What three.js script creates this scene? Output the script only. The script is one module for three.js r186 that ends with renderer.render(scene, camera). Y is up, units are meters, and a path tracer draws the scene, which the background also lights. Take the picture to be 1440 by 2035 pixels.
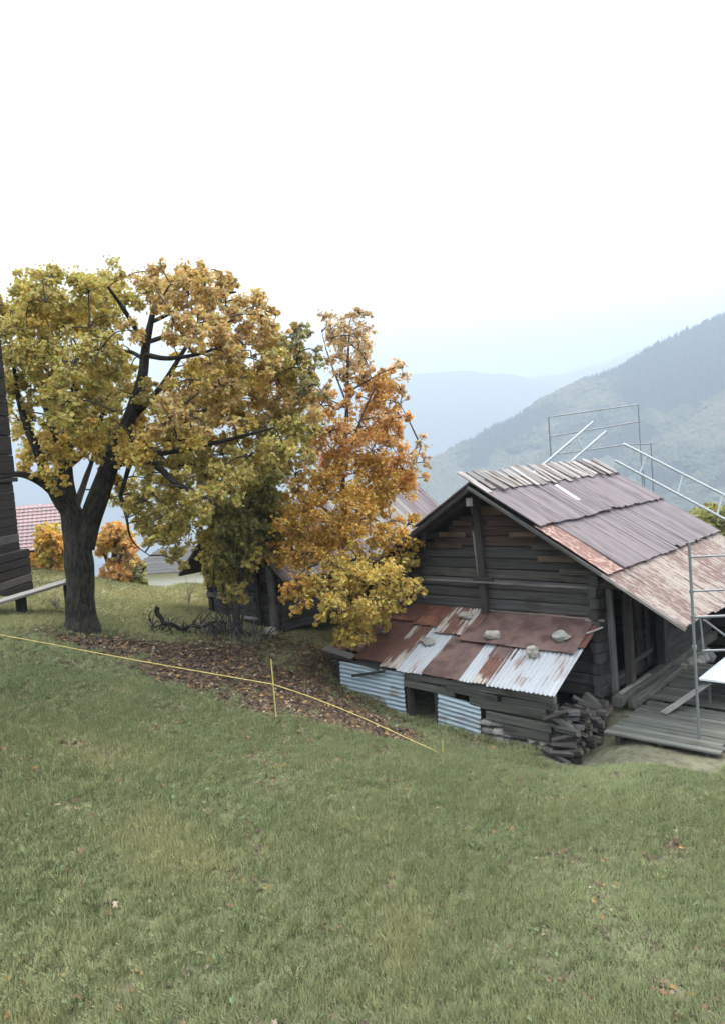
import * as THREE from 'three';
import { mergeGeometries, mergeVertices } from 'three/addons/utils/BufferGeometryUtils.js';

// ---------------------------------------------------------------- camera, sky, sun, exposure
const EYE = 6, FPX = 1463.6, PITCH = 0.0611, ROLL = -0.0784, YAW = 0.7347;
const scene = new THREE.Scene();
const camera = new THREE.PerspectiveCamera(2 * Math.atan(1017.5 / FPX) * 180 / Math.PI, 724 / 1024, 0.1, 20000);
camera.rotation.order = 'YXZ';
camera.position.set(0, EYE, 0);
camera.rotation.set(-PITCH, 0, ROLL);
camera.updateMatrixWorld();
scene.add(camera);

const SUN = new THREE.Vector3(0.45, 0.72, -0.62).normalize();
{ // bright thin overcast: white aloft, faintly blue low down, a broad glow round the veiled sun
  const w = 512, h = 256, d = new Float32Array(w * h * 4);
  for (let j = 0; j < h; j++) for (let i = 0; i < w; i++) {
    const el = ((j + 0.5) / h - 0.5) * Math.PI, az = ((i + 0.5) / w - 0.5) * 2 * Math.PI;
    const dx = Math.cos(el) * Math.cos(az), dy = Math.sin(el), dz = Math.cos(el) * Math.sin(az);
    const c = Math.max(0, dx * SUN.x + dy * SUN.y + dz * SUN.z), t = Math.min(1, Math.max(0, dy) / 0.5), g = 0.25 * c * c;
    const n = 0.03 * Math.sin(dx * 3 + dz * 4 + 1) * Math.sin(dy * 6 + dx * 5);
    const k = (j * w + i) * 4;
    d[k] = 1.02 + 0.13 * t + g + n; d[k + 1] = 1.09 + 0.09 * t + g + n; d[k + 2] = 1.17 + 0.05 * t + g * 0.95 + n; d[k + 3] = 1;
  }
  const sky = new THREE.DataTexture(d, w, h, THREE.RGBAFormat, THREE.FloatType);
  sky.mapping = THREE.EquirectangularReflectionMapping; sky.magFilter = sky.minFilter = THREE.LinearFilter; sky.needsUpdate = true;
  scene.background = sky; scene.environment = sky;
}
const sun = new THREE.DirectionalLight(0xfff1df, 1.4);
sun.position.set(SUN.x * 120, EYE + SUN.y * 120, -15 + SUN.z * 120); sun.target.position.set(0, 2, -15);
sun.castShadow = true; sun.shadow.radius = 30; sun.shadow.mapSize.set(2048, 2048);
Object.assign(sun.shadow.camera, { left: -40, right: 40, top: 40, bottom: -40, near: 10, far: 260 });
scene.add(sun, sun.target);
const renderer = new THREE.WebGLRenderer({ antialias: true });
renderer.setSize(724, 1024);
renderer.toneMapping = THREE.LinearToneMapping;
renderer.toneMappingExposure = 5.1;
renderer.shadowMap.enabled = true;
scene.fog = new THREE.FogExp2(0xcfe2f6, 0.00052);

// ---------------------------------------------------------------- helpers
let seed = 12345;
const srand = s => { seed = s >>> 0; };
function R() { seed = (seed + 0x6D2B79F5) >>> 0; let t = seed; t = Math.imul(t ^ (t >>> 15), t | 1); t ^= t + Math.imul(t ^ (t >>> 7), t | 61); return ((t ^ (t >>> 14)) >>> 0) / 4294967296; }
const rr = (a, b) => a + (b - a) * R();
const pick = a => a[Math.floor(R() * a.length)];
const V = (x, y, z) => new THREE.Vector3(x, y, z);
const clamp = (x, a = 0, b = 1) => Math.min(b, Math.max(a, x));
const sstep = (a, b, x) => { const t = clamp((x - a) / (b - a)); return t * t * (3 - 2 * t); };
const lerp = (a, b, t) => a + (b - a) * t;
function hash(x, y, z) { let h = Math.imul(x, 374761393) ^ Math.imul(y, 668265263) ^ Math.imul(z, 2147483647 - 1274126177); h = Math.imul(h ^ (h >>> 13), 1274126177); return ((h ^ (h >>> 16)) >>> 0) / 4294967296; }
function noise(x, y, z = 0, px = 0, py = 0) { // value noise, periodic in x and y when px, py are given
  const xi = Math.floor(x), yi = Math.floor(y), zi = Math.floor(z), s = t => t * t * (3 - 2 * t);
  const fx = s(x - xi), fy = s(y - yi), fz = s(z - zi), m = (a, p) => p ? ((a % p) + p) % p : a;
  const g = (i, j, k) => hash(m(xi + i, px), m(yi + j, py), zi + k);
  const l = (k) => lerp(lerp(g(0, 0, k), g(1, 0, k), fx), lerp(g(0, 1, k), g(1, 1, k), fx), fy);
  return lerp(l(0), l(1), fz);
}
function fbm(x, y, z = 0, o = 4, px = 0, py = 0) { let a = 0.5, v = 0, t = 0; for (let i = 0; i < o; i++) { v += a * noise(x, y, z + i * 17, px, py); t += a; a *= 0.5; x *= 2; y *= 2; px *= 2; py *= 2; } return v / t; }

const used = {};
function numbered(n) { const k = used[n] = (used[n] ?? -1) + 1; return k ? `${n}_${String(k).padStart(3, '0')}` : n; }
function tag(o, label, category, group, kind) {
  if (label) o.userData.label = label; if (category) o.userData.category = category;
  if (group) o.userData.group = group; if (kind) o.userData.kind = kind;
  return o;
}
function thing(name, label, category, pos = V(0, 0, 0), turn = 0, group) {
  const o = new THREE.Group(); o.name = numbered(name); o.position.copy(pos); o.rotation.y = turn; scene.add(o);
  return tag(o, label, category, group);
}
function obj(name, g, m, parent = scene) {
  const o = new THREE.Mesh(Array.isArray(g) ? mergeGeometries(g.map(q => q.index ? q.toNonIndexed() : q)) : g, m);
  o.name = parent === scene ? numbered(name) : name; o.castShadow = o.receiveShadow = true; parent.add(o); return o;
}
// measured directions of the camera: a photograph point and its distance give a place
const cp = Math.cos(PITCH), sp = Math.sin(PITCH), cr = Math.cos(ROLL), sr = Math.sin(ROLL);
const CF = V(0, -sp, -cp), CU0 = V(0, cp, -sp), CR = V(cr, sr * cp, -sr * sp), CU = V(-sr, cr * cp, -cr * sp);
const at = (px, py, d) => CF.clone().addScaledVector(CR, (px - 720) / FPX).addScaledVector(CU, -(py - 1017.5) / FPX).multiplyScalar(d).add(V(0, EYE, 0));
// frame of the big barn: u along its gable, v along its ridge, c height from the ridge
const HO = V(2.469, EYE - 0.636, -16.722), HU = V(Math.cos(YAW), 0, Math.sin(YAW)), HV = V(Math.sin(YAW), 0, -Math.cos(YAW));
const hut = (u, v, c) => HO.clone().addScaledVector(HU, u).addScaledVector(HV, v).add(V(0, c, 0));

// geometry pieces -------------------------------------------------
function uvMetres(g, long = 'x', off = 0) { // box-mapped uv in metres, v along the long axis
  if (g.index) g = g.toNonIndexed(); g.computeVertexNormals();
  const p = g.attributes.position, n = g.attributes.normal, uv = new Float32Array(p.count * 2), A = { x: 0, y: 1, z: 2 };
  const L = A[long];
  for (let i = 0; i < p.count; i++) {
    const q = [p.getX(i), p.getY(i), p.getZ(i)], m = [Math.abs(n.getX(i)), Math.abs(n.getY(i)), Math.abs(n.getZ(i))];
    let a = m.indexOf(Math.max(...m)), c;
    if (a === L) { c = [0, 1, 2].filter(k => k !== L); uv[i * 2] = q[c[0]] + off; uv[i * 2 + 1] = q[c[1]] * 0.2 + off; }
    else { c = [0, 1, 2].find(k => k !== L && k !== a); uv[i * 2] = q[c] + off; uv[i * 2 + 1] = q[L] + off * 1.7; }
  }
  g.setAttribute('uv', new THREE.BufferAttribute(uv, 2)); return g;
}
function beam(lx, ly, lz, ch = 0.012, long = 'x', off = R() * 7, bow = 0) { // chamfered bar centred on the origin, 28 triangles
  const axes = { x: [lx, ly, lz], y: [ly, lz, lx], z: [lz, lx, ly] }[long], [L, a, b] = axes;
  const c = Math.min(ch, a / 3, b / 3), h = a / 2, w = b / 2;
  const prof = [[-h + c, -w], [h - c, -w], [h, -w + c], [h, w - c], [h - c, w], [-h + c, w], [-h, w - c], [-h, -w + c]];
  const pos = [], P = (s, k) => { const q = prof[k % 8]; return [s * L / 2, q[0], q[1]]; };
  for (let k = 0; k < 8; k++) pos.push(...P(-1, k), ...P(-1, k + 1), ...P(1, k), ...P(1, k), ...P(-1, k + 1), ...P(1, k + 1));
  for (let k = 1; k < 7; k++) pos.push(...P(-1, 0), ...P(-1, k + 1), ...P(-1, k), ...P(1, 0), ...P(1, k), ...P(1, k + 1));
  const out = new Float32Array(pos.length);
  for (let i = 0; i < pos.length; i += 3) { const [x, y, z] = [pos[i], pos[i + 1], pos[i + 2]]; const o = long === 'x' ? [x, y, z] : long === 'y' ? [z, x, y] : [y, z, x]; out.set(o, i); }
  let g = new THREE.BufferGeometry(); g.setAttribute('position', new THREE.BufferAttribute(out, 3));
  return uvMetres(g, long, off);
}
function bar(a, b, w, t, m, name, parent, up = V(0, 1, 0), ch = 0.01) { // chamfered bar from a to b, w across, t along up
  const d = b.clone().sub(a), L = d.length(), z = d.clone().normalize(), x = up.clone().cross(z).normalize(), y = z.clone().cross(x);
  const g = beam(w, t, L, ch, 'z'); const M = new THREE.Matrix4().makeBasis(x, y, z).setPosition(a.clone().add(b).multiplyScalar(0.5));
  const o = obj(name, g, m, parent); o.applyMatrix4(M); return o;
}
function tube(a, b, r, seg = 10) {
  const L = a.distanceTo(b), g = new THREE.CylinderGeometry(r, r, L, seg); const q = new THREE.Quaternion().setFromUnitVectors(V(0, 1, 0), b.clone().sub(a).normalize());
  return g.applyMatrix4(new THREE.Matrix4().compose(a.clone().add(b).multiplyScalar(0.5), q, V(1, 1, 1)));
}
function limbGeo(pts, rad, seg = 10, step = 4, rough = 0.08, sd = 1) { // tapered, uneven tube through pts
  const curve = new THREE.CatmullRomCurve3(pts, false, 'centripetal'), n = (pts.length - 1) * step, pos = [], uv = [], idx = [];
  let N = V(0.3, 0.2, 1), len = 0, prev = pts[0];
  for (let i = 0; i <= n; i++) {
    const t = i / n, p = curve.getPoint(t), T = curve.getTangent(t); N = N.clone().addScaledVector(T, -N.dot(T)).normalize(); const B = T.clone().cross(N);
    const f = t * (rad.length - 1), k = Math.min(rad.length - 2, Math.floor(f)), r = lerp(rad[k], rad[k + 1], f - k); len += p.distanceTo(prev); prev = p;
    for (let j = 0; j <= seg; j++) {
      const a = j / seg * Math.PI * 2, q = r * (1 + rough * (fbm(Math.cos(a) * 1.6 + sd * 9, Math.sin(a) * 1.6, len * 2.2 + sd, 3) - 0.5) * 4);
      const v = p.clone().addScaledVector(N, Math.cos(a) * q).addScaledVector(B, Math.sin(a) * q); pos.push(v.x, v.y, v.z); uv.push(j / seg * Math.max(0.2, Math.round(r * 6.28 * 2) / 2), len);
    }
  }
  for (let i = 0; i < n; i++) for (let j = 0; j < seg; j++) { const a = i * (seg + 1) + j, b = a + seg + 1; idx.push(a, a + 1, b, b, a + 1, b + 1); }
  const g = new THREE.BufferGeometry(); g.setAttribute('position', new THREE.Float32BufferAttribute(pos, 3)); g.setAttribute('uv', new THREE.Float32BufferAttribute(uv, 2)); g.setIndex(idx); g.computeVertexNormals(); return g;
}
function rockGeo(rx, ry, rz, sd, detail = 2, rough = 0.5) {
  let g = mergeVertices(new THREE.IcosahedronGeometry(1, detail).deleteAttribute('normal').deleteAttribute('uv')); const p = g.attributes.position;
  for (let i = 0; i < p.count; i++) { const v = V(p.getX(i), p.getY(i), p.getZ(i)), k = 1 + rough * (fbm(v.x * 1.3 + sd * 5, v.y * 1.3 + sd, v.z * 1.3, 3) - 0.5) * 1.6; v.multiplyScalar(k); v.y = Math.max(v.y, -0.62); v.y = Math.min(v.y, 0.7 + 0.1 * v.x); p.setXYZ(i, v.x * rx, (v.y + 0.62) * ry, v.z * rz); }
  return uvMetres(g, 'x', sd);
}
function corrugated(w, l, pitch = 0.09, amp = 0.012, wob = 0, sd = 0) { // sheet in x (across ribs) and z (along ribs), normal up
  const nx = Math.max(4, Math.round(w / pitch * 5)), nz = wob ? 6 : 1, pos = [], uv = [], idx = [];
  for (let j = 0; j <= nz; j++) for (let i = 0; i <= nx; i++) {
    const x = (i / nx - 0.5) * w, z = (j / nz - 0.5) * l + (wob && (j === 0 || j === nz) ? 0.035 * (fbm(x * 9 + sd * 3, j, sd, 3) - 0.5) : 0); pos.push(x, amp * Math.sin(x / pitch * 6.2832) + wob * (fbm(x * 1.5 + sd, z * 1.5, sd, 2) - 0.5), z); uv.push(x + sd * 0.37, z + sd * 0.71);
  }
  for (let j = 0; j < nz; j++) for (let i = 0; i < nx; i++) { const a = j * (nx + 1) + i, b = a + nx + 1; idx.push(a, b, a + 1, b, b + 1, a + 1); }
  const g = new THREE.BufferGeometry(); g.setAttribute('position', new THREE.Float32BufferAttribute(pos, 3)); g.setAttribute('uv', new THREE.Float32BufferAttribute(uv, 2)); g.setIndex(idx); g.computeVertexNormals(); return g;
}

// textures and materials -------------------------------------------
const toS = x => { x = clamp(x); return Math.round(255 * (x <= 0.0031308 ? x * 12.92 : 1.055 * Math.pow(x, 1 / 2.4) - 0.055)); };
function tex(w, h, mx, my, fn, srgb = true) { // fn(u, v, x, y) -> linear [r, g, b]; covers mx by my metres
  const d = new Uint8Array(w * h * 4);
  for (let j = 0; j < h; j++) for (let i = 0; i < w; i++) { const c = fn(i / w, j / h, i, j), k = (j * w + i) * 4; for (let q = 0; q < 3; q++) d[k + q] = srgb ? toS(c[q]) : Math.round(255 * clamp(c[q])); d[k + 3] = 255; }
  const t = new THREE.DataTexture(d, w, h); t.wrapS = t.wrapT = THREE.RepeatWrapping; t.magFilter = THREE.LinearFilter; t.minFilter = THREE.LinearMipmapLinearFilter; t.generateMipmaps = true;
  if (srgb) t.colorSpace = THREE.SRGBColorSpace; t.repeat.set(1 / mx, 1 / my); t.needsUpdate = true; return t;
}
const grain = (u, v, s) => { // weathered wood: 0 in cracks, 1 on raised grain
  const f = fbm(u * 40, v * 5, s, 4, 40, 5), w = fbm(u * 90, v * 3, s + 40, 3, 90, 3), k = fbm(u * 18, v * 2, s + 80, 3, 18, 2);
  const crack = sstep(0.30, 0.40, w); return clamp((0.35 + 0.9 * (f - 0.2)) * (0.35 + 0.65 * crack) * (0.7 + 0.6 * (k - 0.2)));
};
const woodMap = tex(256, 512, 0.8, 3.2, (u, v) => { const g = grain(u, v, 3), st = fbm(u * 6, v * 6, 60, 4, 6, 6), b = 0.25 + 1.1 * g; const w = sstep(0.55, 0.75, st); return [b * lerp(1, 0.72, w), b * lerp(0.98, 0.66, w), b * lerp(0.96, 0.6, w)]; });
const woodBump = tex(256, 512, 0.8, 3.2, (u, v) => { const g = grain(u, v, 3); return [g, g, g]; }, false);
const barkMap = tex(256, 512, 0.5, 1, (u, v) => { const f = fbm(u * 14, v * 7, 7, 4, 14, 7), l = sstep(0.62, 0.74, fbm(u * 8, v * 10, 90, 4, 8, 10)); const b = clamp(2.2 * (f - 0.22), 0.12, 1.4); return [lerp(b, 1.0, l * 0.5), lerp(b * 0.92, 1.05, l * 0.5), lerp(b * 0.8, 0.8, l * 0.5)]; });
const barkBump = tex(256, 512, 0.5, 1, (u, v) => { const f = Math.abs(fbm(u * 14, v * 6, 7, 4, 14, 6) - 0.5) * 2.4; return [f, f, f]; }, false);
const rustFn = (lo, hi, streak, base, rust, sd) => (u, v) => {
  const a = fbm(u * 7, v * (streak ? 2.5 : 7), sd, 5, 7, streak ? 2.5 : 7), f = streak ? fbm(u * 64, v * 4, sd + 9, 3, 64, 4) : fbm(u * 60, v * 20, sd + 9, 3, 60, 20), m = sstep(lo, hi, streak ? a * 0.62 + f * 0.38 : a * 0.75 + f * 0.25), t = 0.75 + 0.5 * fbm(u * 12, v * 12, sd + 30, 4, 12, 12), q = 0.85 + 0.3 * f;
  return [0, 1, 2].map(i => lerp(base[i] * q, rust[i] * t * q, m));
};
const GALV = [0.38, 0.395, 0.41], RUST = [0.115, 0.048, 0.032];
const galvMap = tex(512, 512, 2, 2, rustFn(0.52, 0.68, true, GALV, [0.2, 0.125, 0.09], 2));
const halfMap = tex(512, 512, 2, 2, rustFn(0.44, 0.55, true, [0.4, 0.36, 0.32], [0.14, 0.066, 0.045], 11));
const rustMap = tex(512, 512, 2, 2, rustFn(0.1, 0.45, false, [0.2, 0.1, 0.06], RUST, 23));
const redRustMap = tex(512, 512, 2, 2, rustFn(0.3, 0.6, false, [0.22, 0.09, 0.05], [0.1, 0.035, 0.022], 31));
const brownMap = tex(512, 512, 2, 2, rustFn(0.35, 0.7, false, [0.15, 0.092, 0.078], [0.075, 0.041, 0.035], 37));
const speckMap = tex(512, 512, 2, 2, (u, v) => { // flaking paint over rust on the barn's lowest tier
  const a = fbm(u * 48, v * 20, 5, 4, 48, 20), b = fbm(u * 9, v * 2, 51, 3, 9, 2), m = sstep(0.40, 0.58, a * 0.55 + b * 0.45), f = 0.8 + 0.4 * fbm(u * 70, v * 70, 8, 2, 70, 70);
  return [lerp(0.11, 0.225, m) * f, lerp(0.062, 0.188, m) * f, lerp(0.052, 0.16, m) * f];
});
const speckRedMap = tex(512, 512, 2, 2, (u, v) => { const a = fbm(u * 48, v * 26, 15, 4, 48, 26), b = fbm(u * 7, v * 4, 53, 3, 7, 4), m = sstep(0.5, 0.62, a * 0.6 + b * 0.4), f = 0.75 + 0.5 * fbm(u * 30, v * 30, 8, 3, 30, 30); return [lerp(0.14, 0.3, m) * f, lerp(0.065, 0.2, m) * f, lerp(0.05, 0.165, m) * f]; });
const speckBump = tex(256, 256, 2, 2, (u, v) => { const a = fbm(u * 48, v * 20, 5, 4, 48, 20); return [a, a, a]; }, false);
const col = (r, g, b) => new THREE.Color().setRGB(r, g, b);
const std = (c, o = {}) => new THREE.MeshStandardMaterial({ color: c, roughness: 0.9, metalness: 0, ...o });
const wood = (r, g, b, o = {}) => std(col(r, g, b), { map: woodMap, bumpMap: woodBump, bumpScale: 0.006, roughness: 0.92, ...o });
const sheet = (map, o = {}) => std(col(1, 1, 1), { map, roughness: 0.7, metalness: 0.15, side: THREE.DoubleSide, ...o });
const M = {
  darkWood: [wood(0.084, 0.082, 0.08), wood(0.11, 0.108, 0.107), wood(0.058, 0.056, 0.054), wood(0.09, 0.084, 0.074)],
  redWood: [wood(0.12, 0.066, 0.05), wood(0.1, 0.056, 0.045), wood(0.15, 0.105, 0.078), wood(0.075, 0.047, 0.039)],
  blackWood: wood(0.03, 0.026, 0.025), shadeDarkWood: new THREE.MeshPhysicalMaterial({ color: col(0.017, 0.0145, 0.0135), map: woodMap, bumpMap: woodBump, bumpScale: 0.006, roughness: 1, specularIntensity: 0.3 }), postWood: wood(0.05, 0.043, 0.039),  // last dark timber with low specular: colour deepened to stand in for shade
  roofWood: [wood(0.172, 0.142, 0.156), wood(0.16, 0.134, 0.148), wood(0.182, 0.152, 0.164), wood(0.145, 0.122, 0.135)],
  ridgeWood: [wood(0.28, 0.255, 0.24), wood(0.2, 0.18, 0.172), wood(0.34, 0.31, 0.3)],
  greyWood: [wood(0.24, 0.232, 0.216), wood(0.18, 0.173, 0.162), wood(0.29, 0.282, 0.262)],
  mossWood: [wood(0.09, 0.095, 0.08), wood(0.12, 0.125, 0.108), wood(0.075, 0.08, 0.072)],
  paleWood: wood(0.85, 0.83, 0.83),
  galv: sheet(galvMap), half: sheet(halfMap), rust: sheet(rustMap, { metalness: 0 }), redRust: sheet(redRustMap, { metalness: 0 }), brown: sheet(brownMap, { metalness: 0, roughness: 0.6 }), speck: sheet(speckMap, { metalness: 0, roughness: 0.8, bumpMap: speckBump, bumpScale: 0.004 }),
  speckRed: sheet(speckRedMap, { metalness: 0, roughness: 0.8, bumpMap: speckBump, bumpScale: 0.004 }),
  wallGalv: sheet(galvMap, { color: col(1.0, 1.16, 1.22) }),
  bark: std(col(0.048, 0.041, 0.034), { map: barkMap, bumpMap: barkBump, bumpScale: 0.07, roughness: 1 }),
  twig: std(col(0.06, 0.05, 0.042), { roughness: 1 }),
  orangeBark: std(col(0.15, 0.12, 0.11), { map: barkMap, bumpMap: barkBump, bumpScale: 0.01, roughness: 1 }),
  tubeSteel: std(col(0.2, 0.215, 0.22), { metalness: 0.4, roughness: 0.5 }), paleTube: std(col(0.46, 0.49, 0.5), { metalness: 0.2, roughness: 0.5 }),
  white: std(col(0.75, 0.76, 0.78), { roughness: 0.75 }), plaster: std(col(0.84, 0.85, 0.86)),
  yellow: std(col(0.5, 0.4, 0.13), { roughness: 0.6 }), black: std(col(0.02, 0.02, 0.022), { roughness: 0.6 }),
};
M.postWood2 = [wood(0.075, 0.075, 0.073), wood(0.09, 0.088, 0.086)];
const stoneMap = tex(256, 256, 0.6, 0.6, (u, v) => { const f = fbm(u * 8, v * 8, 5, 5, 8, 8), l = sstep(0.6, 0.7, fbm(u * 12, v * 12, 44, 3, 12, 12)), b = 0.5 + 0.9 * f; return [b * lerp(1, 1.2, l), b * lerp(0.98, 1.22, l), b * lerp(0.95, 1.05, l)]; });
M.stone = [std(col(0.28, 0.27, 0.25), { map: stoneMap }), std(col(0.36, 0.33, 0.30), { map: stoneMap }), std(col(0.2, 0.2, 0.19), { map: stoneMap })];

// ---------------------------------------------------------------- terrain
const CTRL = [[-6.7, -16.8, -3.31], [-8.5, -25.8, -3.54], [-5.6, -25.8, -3.82], [-4.1, -20.8, -4.0], [-2.43, -19.8, -4.28], [-1.96, -13.2, -4.45], [-5.6, -10.9, -3.28],
  [-0.84, -17.6, -5.45], [0.5, -16.2, -5.75], [2, -14.9, -5.85], [3.4, -13.8, -5.9], [-1.75, -17.2, -4.85], [-1.9, -18.6, -4.6], [-0.9, -14.8, -4.9], [5.8, -15, -5.52], [5.2, -13.3, -5.52], [6.6, -12.4, -5.58], [8, -18, -5.6], [0, -5, -4.2], [4, -6, -4.9], [-4, -5, -3.1], [-11, -23, -3.2], [2, -22, -5.2], [1, -10, -4.75], [5, -10, -5.2], [-10, -14, -2.75]];
const planeY = (x, z) => -3.31 - 0.25 * 26 * Math.tanh((x + 6.7) / 26) + 0.06 * 40 * Math.tanh((z + 16.8) / 40);
const RES = CTRL.map(([x, z, y]) => [x, z, y - planeY(x, z)]);
function groundY(x, z) { // height of the hillside, eye at EYE
  let s = 0.02, a = 0; for (const [cx, cz, r] of RES) { const q = (x - cx) ** 2 + (z - cz) ** 2 + 0.6, w = 1 / (q * q); s += w; a += w * r; }
  let y = planeY(x, z) + a / s + 0.10 * (fbm(x * 0.7 + 40, z * 0.7 + 40, 3, 3) - 0.5);
  const q = Math.hypot(Math.max(0, -z - 26.5), Math.max(0, x - 13)), m = Math.hypot(Math.max(0, z - 30), Math.max(0, -x - 60));
  y -= 600 * (1 - Math.exp(-0.42 * q / 600)) - 60 * (1 - Math.exp(-0.2 * m / 60));
  return y + EYE;
}
function onGround(px, py) { let d = 3; for (let i = 0; i < 4000; i++) { const p = at(px, py, d); if (p.y < groundY(p.x, p.z)) return p; d += 0.02; } return at(px, py, d); }
// how much fallen leaf lies on the grass: under the trees and down to the shed
const LITTER = [[-5.6, -16.2, 1.0], [-4.3, -16.6, 1.6], [-3.0, -17.0, 2.0], [-2.1, -16.0, 2.2], [-1.3, -15.2, 2.0], [-1.2, -17.6, 2.1], [-6.4, -16.4, 1.2], [-0.6, -14.3, 1.5], [-3.8, -15.6, 1.4]];
function litter(x, z) { let m = 0; for (const [a, b, r] of LITTER) m = Math.max(m, 1.25 - Math.hypot(x - a, z - b) / r); return clamp(m * 1.5 + (fbm(x * 1.4, z * 1.4, 8, 4) - 0.5) * 1.5 + (fbm(x * 4, z * 4, 28, 3) - 0.5) * 1.3); }
const soilMap = tex(512, 512, 3, 3, (u, v) => { const f = fbm(u * 24, v * 24, 1, 4, 24, 24), g = fbm(u * 90, v * 90, 3, 2, 90, 90), b = 0.35 + 0.8 * f + 0.5 * (g - 0.5); return [b, b, b]; });
{
  const N = 420, a = 10, T = Math.asinh(7000 / a), pos = [], cols = [], uv = [], idx = [], c = new THREE.Color();
  for (let j = 0; j <= N; j++) for (let i = 0; i <= N; i++) {
    const x = -1 + a * Math.sinh((i / N * 2 - 1) * T), z = -15 + a * Math.sinh((j / N * 2 - 1) * T);
    pos.push(x, groundY(x, z), z); uv.push(x, z);
    const l = litter(x, z), n = fbm(x * 0.5, z * 0.5, 2, 4), dry = sstep(-17, -21, z) * 0.8 + 0.5 * (n - 0.5), yard = sstep(0.2, 2.2, x + 0.35 * (z + 14) + 1.5 * (n - 0.5));
    c.setRGB(lerp(0.16, 0.3, dry), lerp(0.175, 0.28, dry), lerp(0.08, 0.13, dry)); c.lerp(col(0.14, 0.125, 0.085), yard * 0.7); c.lerp(col(0.078, 0.053, 0.034), l);
    cols.push(c.r, c.g, c.b);
  }
  for (let j = 0; j < N; j++) for (let i = 0; i < N; i++) { const k = j * (N + 1) + i, b = k + N + 1; idx.push(k, b, k + 1, b, b + 1, k + 1); }
  const g = new THREE.BufferGeometry(); g.setAttribute('position', new THREE.Float32BufferAttribute(pos, 3)); g.setAttribute('color', new THREE.Float32BufferAttribute(cols, 3)); g.setAttribute('uv', new THREE.Float32BufferAttribute(uv, 2)); g.setIndex(idx); g.computeVertexNormals();
  tag(obj('ground', g, std(0xffffff, { vertexColors: true, map: soilMap, roughness: 1 })), 'grassy hillside sloping down to the right past the barns', 'ground', null, 'structure');
}
// wooded slope across the valley, distances in metres from the eye
const crest = x => { const t = x - 52; return -24 + (t > 0 ? 520 * Math.tanh(0.43 * t / 520) : t * 0.43) + 14 * (fbm(x * 0.012, 5, 2, 4) - 0.5); };
const KH = 2, hillY = (x, z) => EYE + KH * (hillBase(x / KH, z / KH) - EYE);
function hillBase(x, z) { const s = z + 950 + 60 * (fbm(x * 0.004, 3, 1, 2) - 0.5); return EYE + crest(x) - (s > 0 ? 0.43 * s : -0.35 * s) + 26 * (fbm(x * 0.006, z * 0.006, 9, 4) - 0.5) * sstep(0, 150, Math.abs(s)); }
function sheetGrid(nx, nz, X, Z, H) {
  const pos = [], idx = [];
  for (let j = 0; j <= nz; j++) for (let i = 0; i <= nx; i++) { const x = lerp(X[0], X[1], i / nx), z = lerp(Z[0], Z[1], j / nz); pos.push(x, H(x, z), z); }
  for (let j = 0; j < nz; j++) for (let i = 0; i < nx; i++) { const k = j * (nx + 1) + i, b = k + nx + 1; idx.push(k, b, k + 1, b, b + 1, k + 1); }
  const g = new THREE.BufferGeometry(); g.setAttribute('position', new THREE.Float32BufferAttribute(pos, 3)); g.setIndex(idx); g.computeVertexNormals(); return g;
}
tag(obj('wooded_hillside', sheetGrid(150, 120, [-840, 1280], [-2500, -400], hillY), std(col(0.09, 0.1, 0.055))), 'steep wooded slope rising to the right across the valley', 'hillside', null, 'structure');
const ridgeFn = (D, pts, W, sd) => (x, z) => { // far ridge whose crest passes through measured heights
  let k = 0; while (k < pts.length - 2 && x > pts[k + 1][0]) k++; const [a, b] = [pts[k], pts[k + 1]], t = clamp((x - a[0]) / (b[0] - a[0])); const h = lerp(a[1], b[1], t * t * (3 - 2 * t)) + 0.018 * D * (fbm(x * 8 / D, sd, 1, 5) - 0.5);
  return EYE + h - 0.42 * Math.abs(z + D) + 0.05 * D * (fbm(x * 6 / D, z * 6 / D, sd, 4) - 0.5) * sstep(0, 0.13 * D, Math.abs(z + D));
};
const rdg = (D, list) => list.map(([px, py]) => { const p = at(px, py, D); return [p.x, p.y - EYE]; });
tag(obj('mountain_ridge', sheetGrid(160, 50, [-5900, 4700], [-5600 - 700, -5600 + 2200], ridgeFn(5600, rdg(5600, [[-1200, 700], [-200, 760], [300, 800], [560, 790], [800, 750], [900, 740], [990, 746], [1080, 764], [1140, 790], [1300, 850], [1900, 900]]), 2400, 4)), std(col(0.06, 0.08, 0.06))), 'pale hazy mountain ridge beyond the valley', 'mountain', null, 'structure');
tag(obj('mountain_ridge', sheetGrid(120, 40, [-2200, 4900], [-7200 - 400, -7200 + 1200], ridgeFn(7200, rdg(7200, [[-400, 850], [700, 840], [1000, 770], [1090, 752], [1180, 730], [1260, 705], [1500, 690]]), 2400, 14)), std(col(0.09, 0.1, 0.1))), 'faintest farthest mountain ridge beside the wooded slope', 'mountain', null, 'structure');
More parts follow.
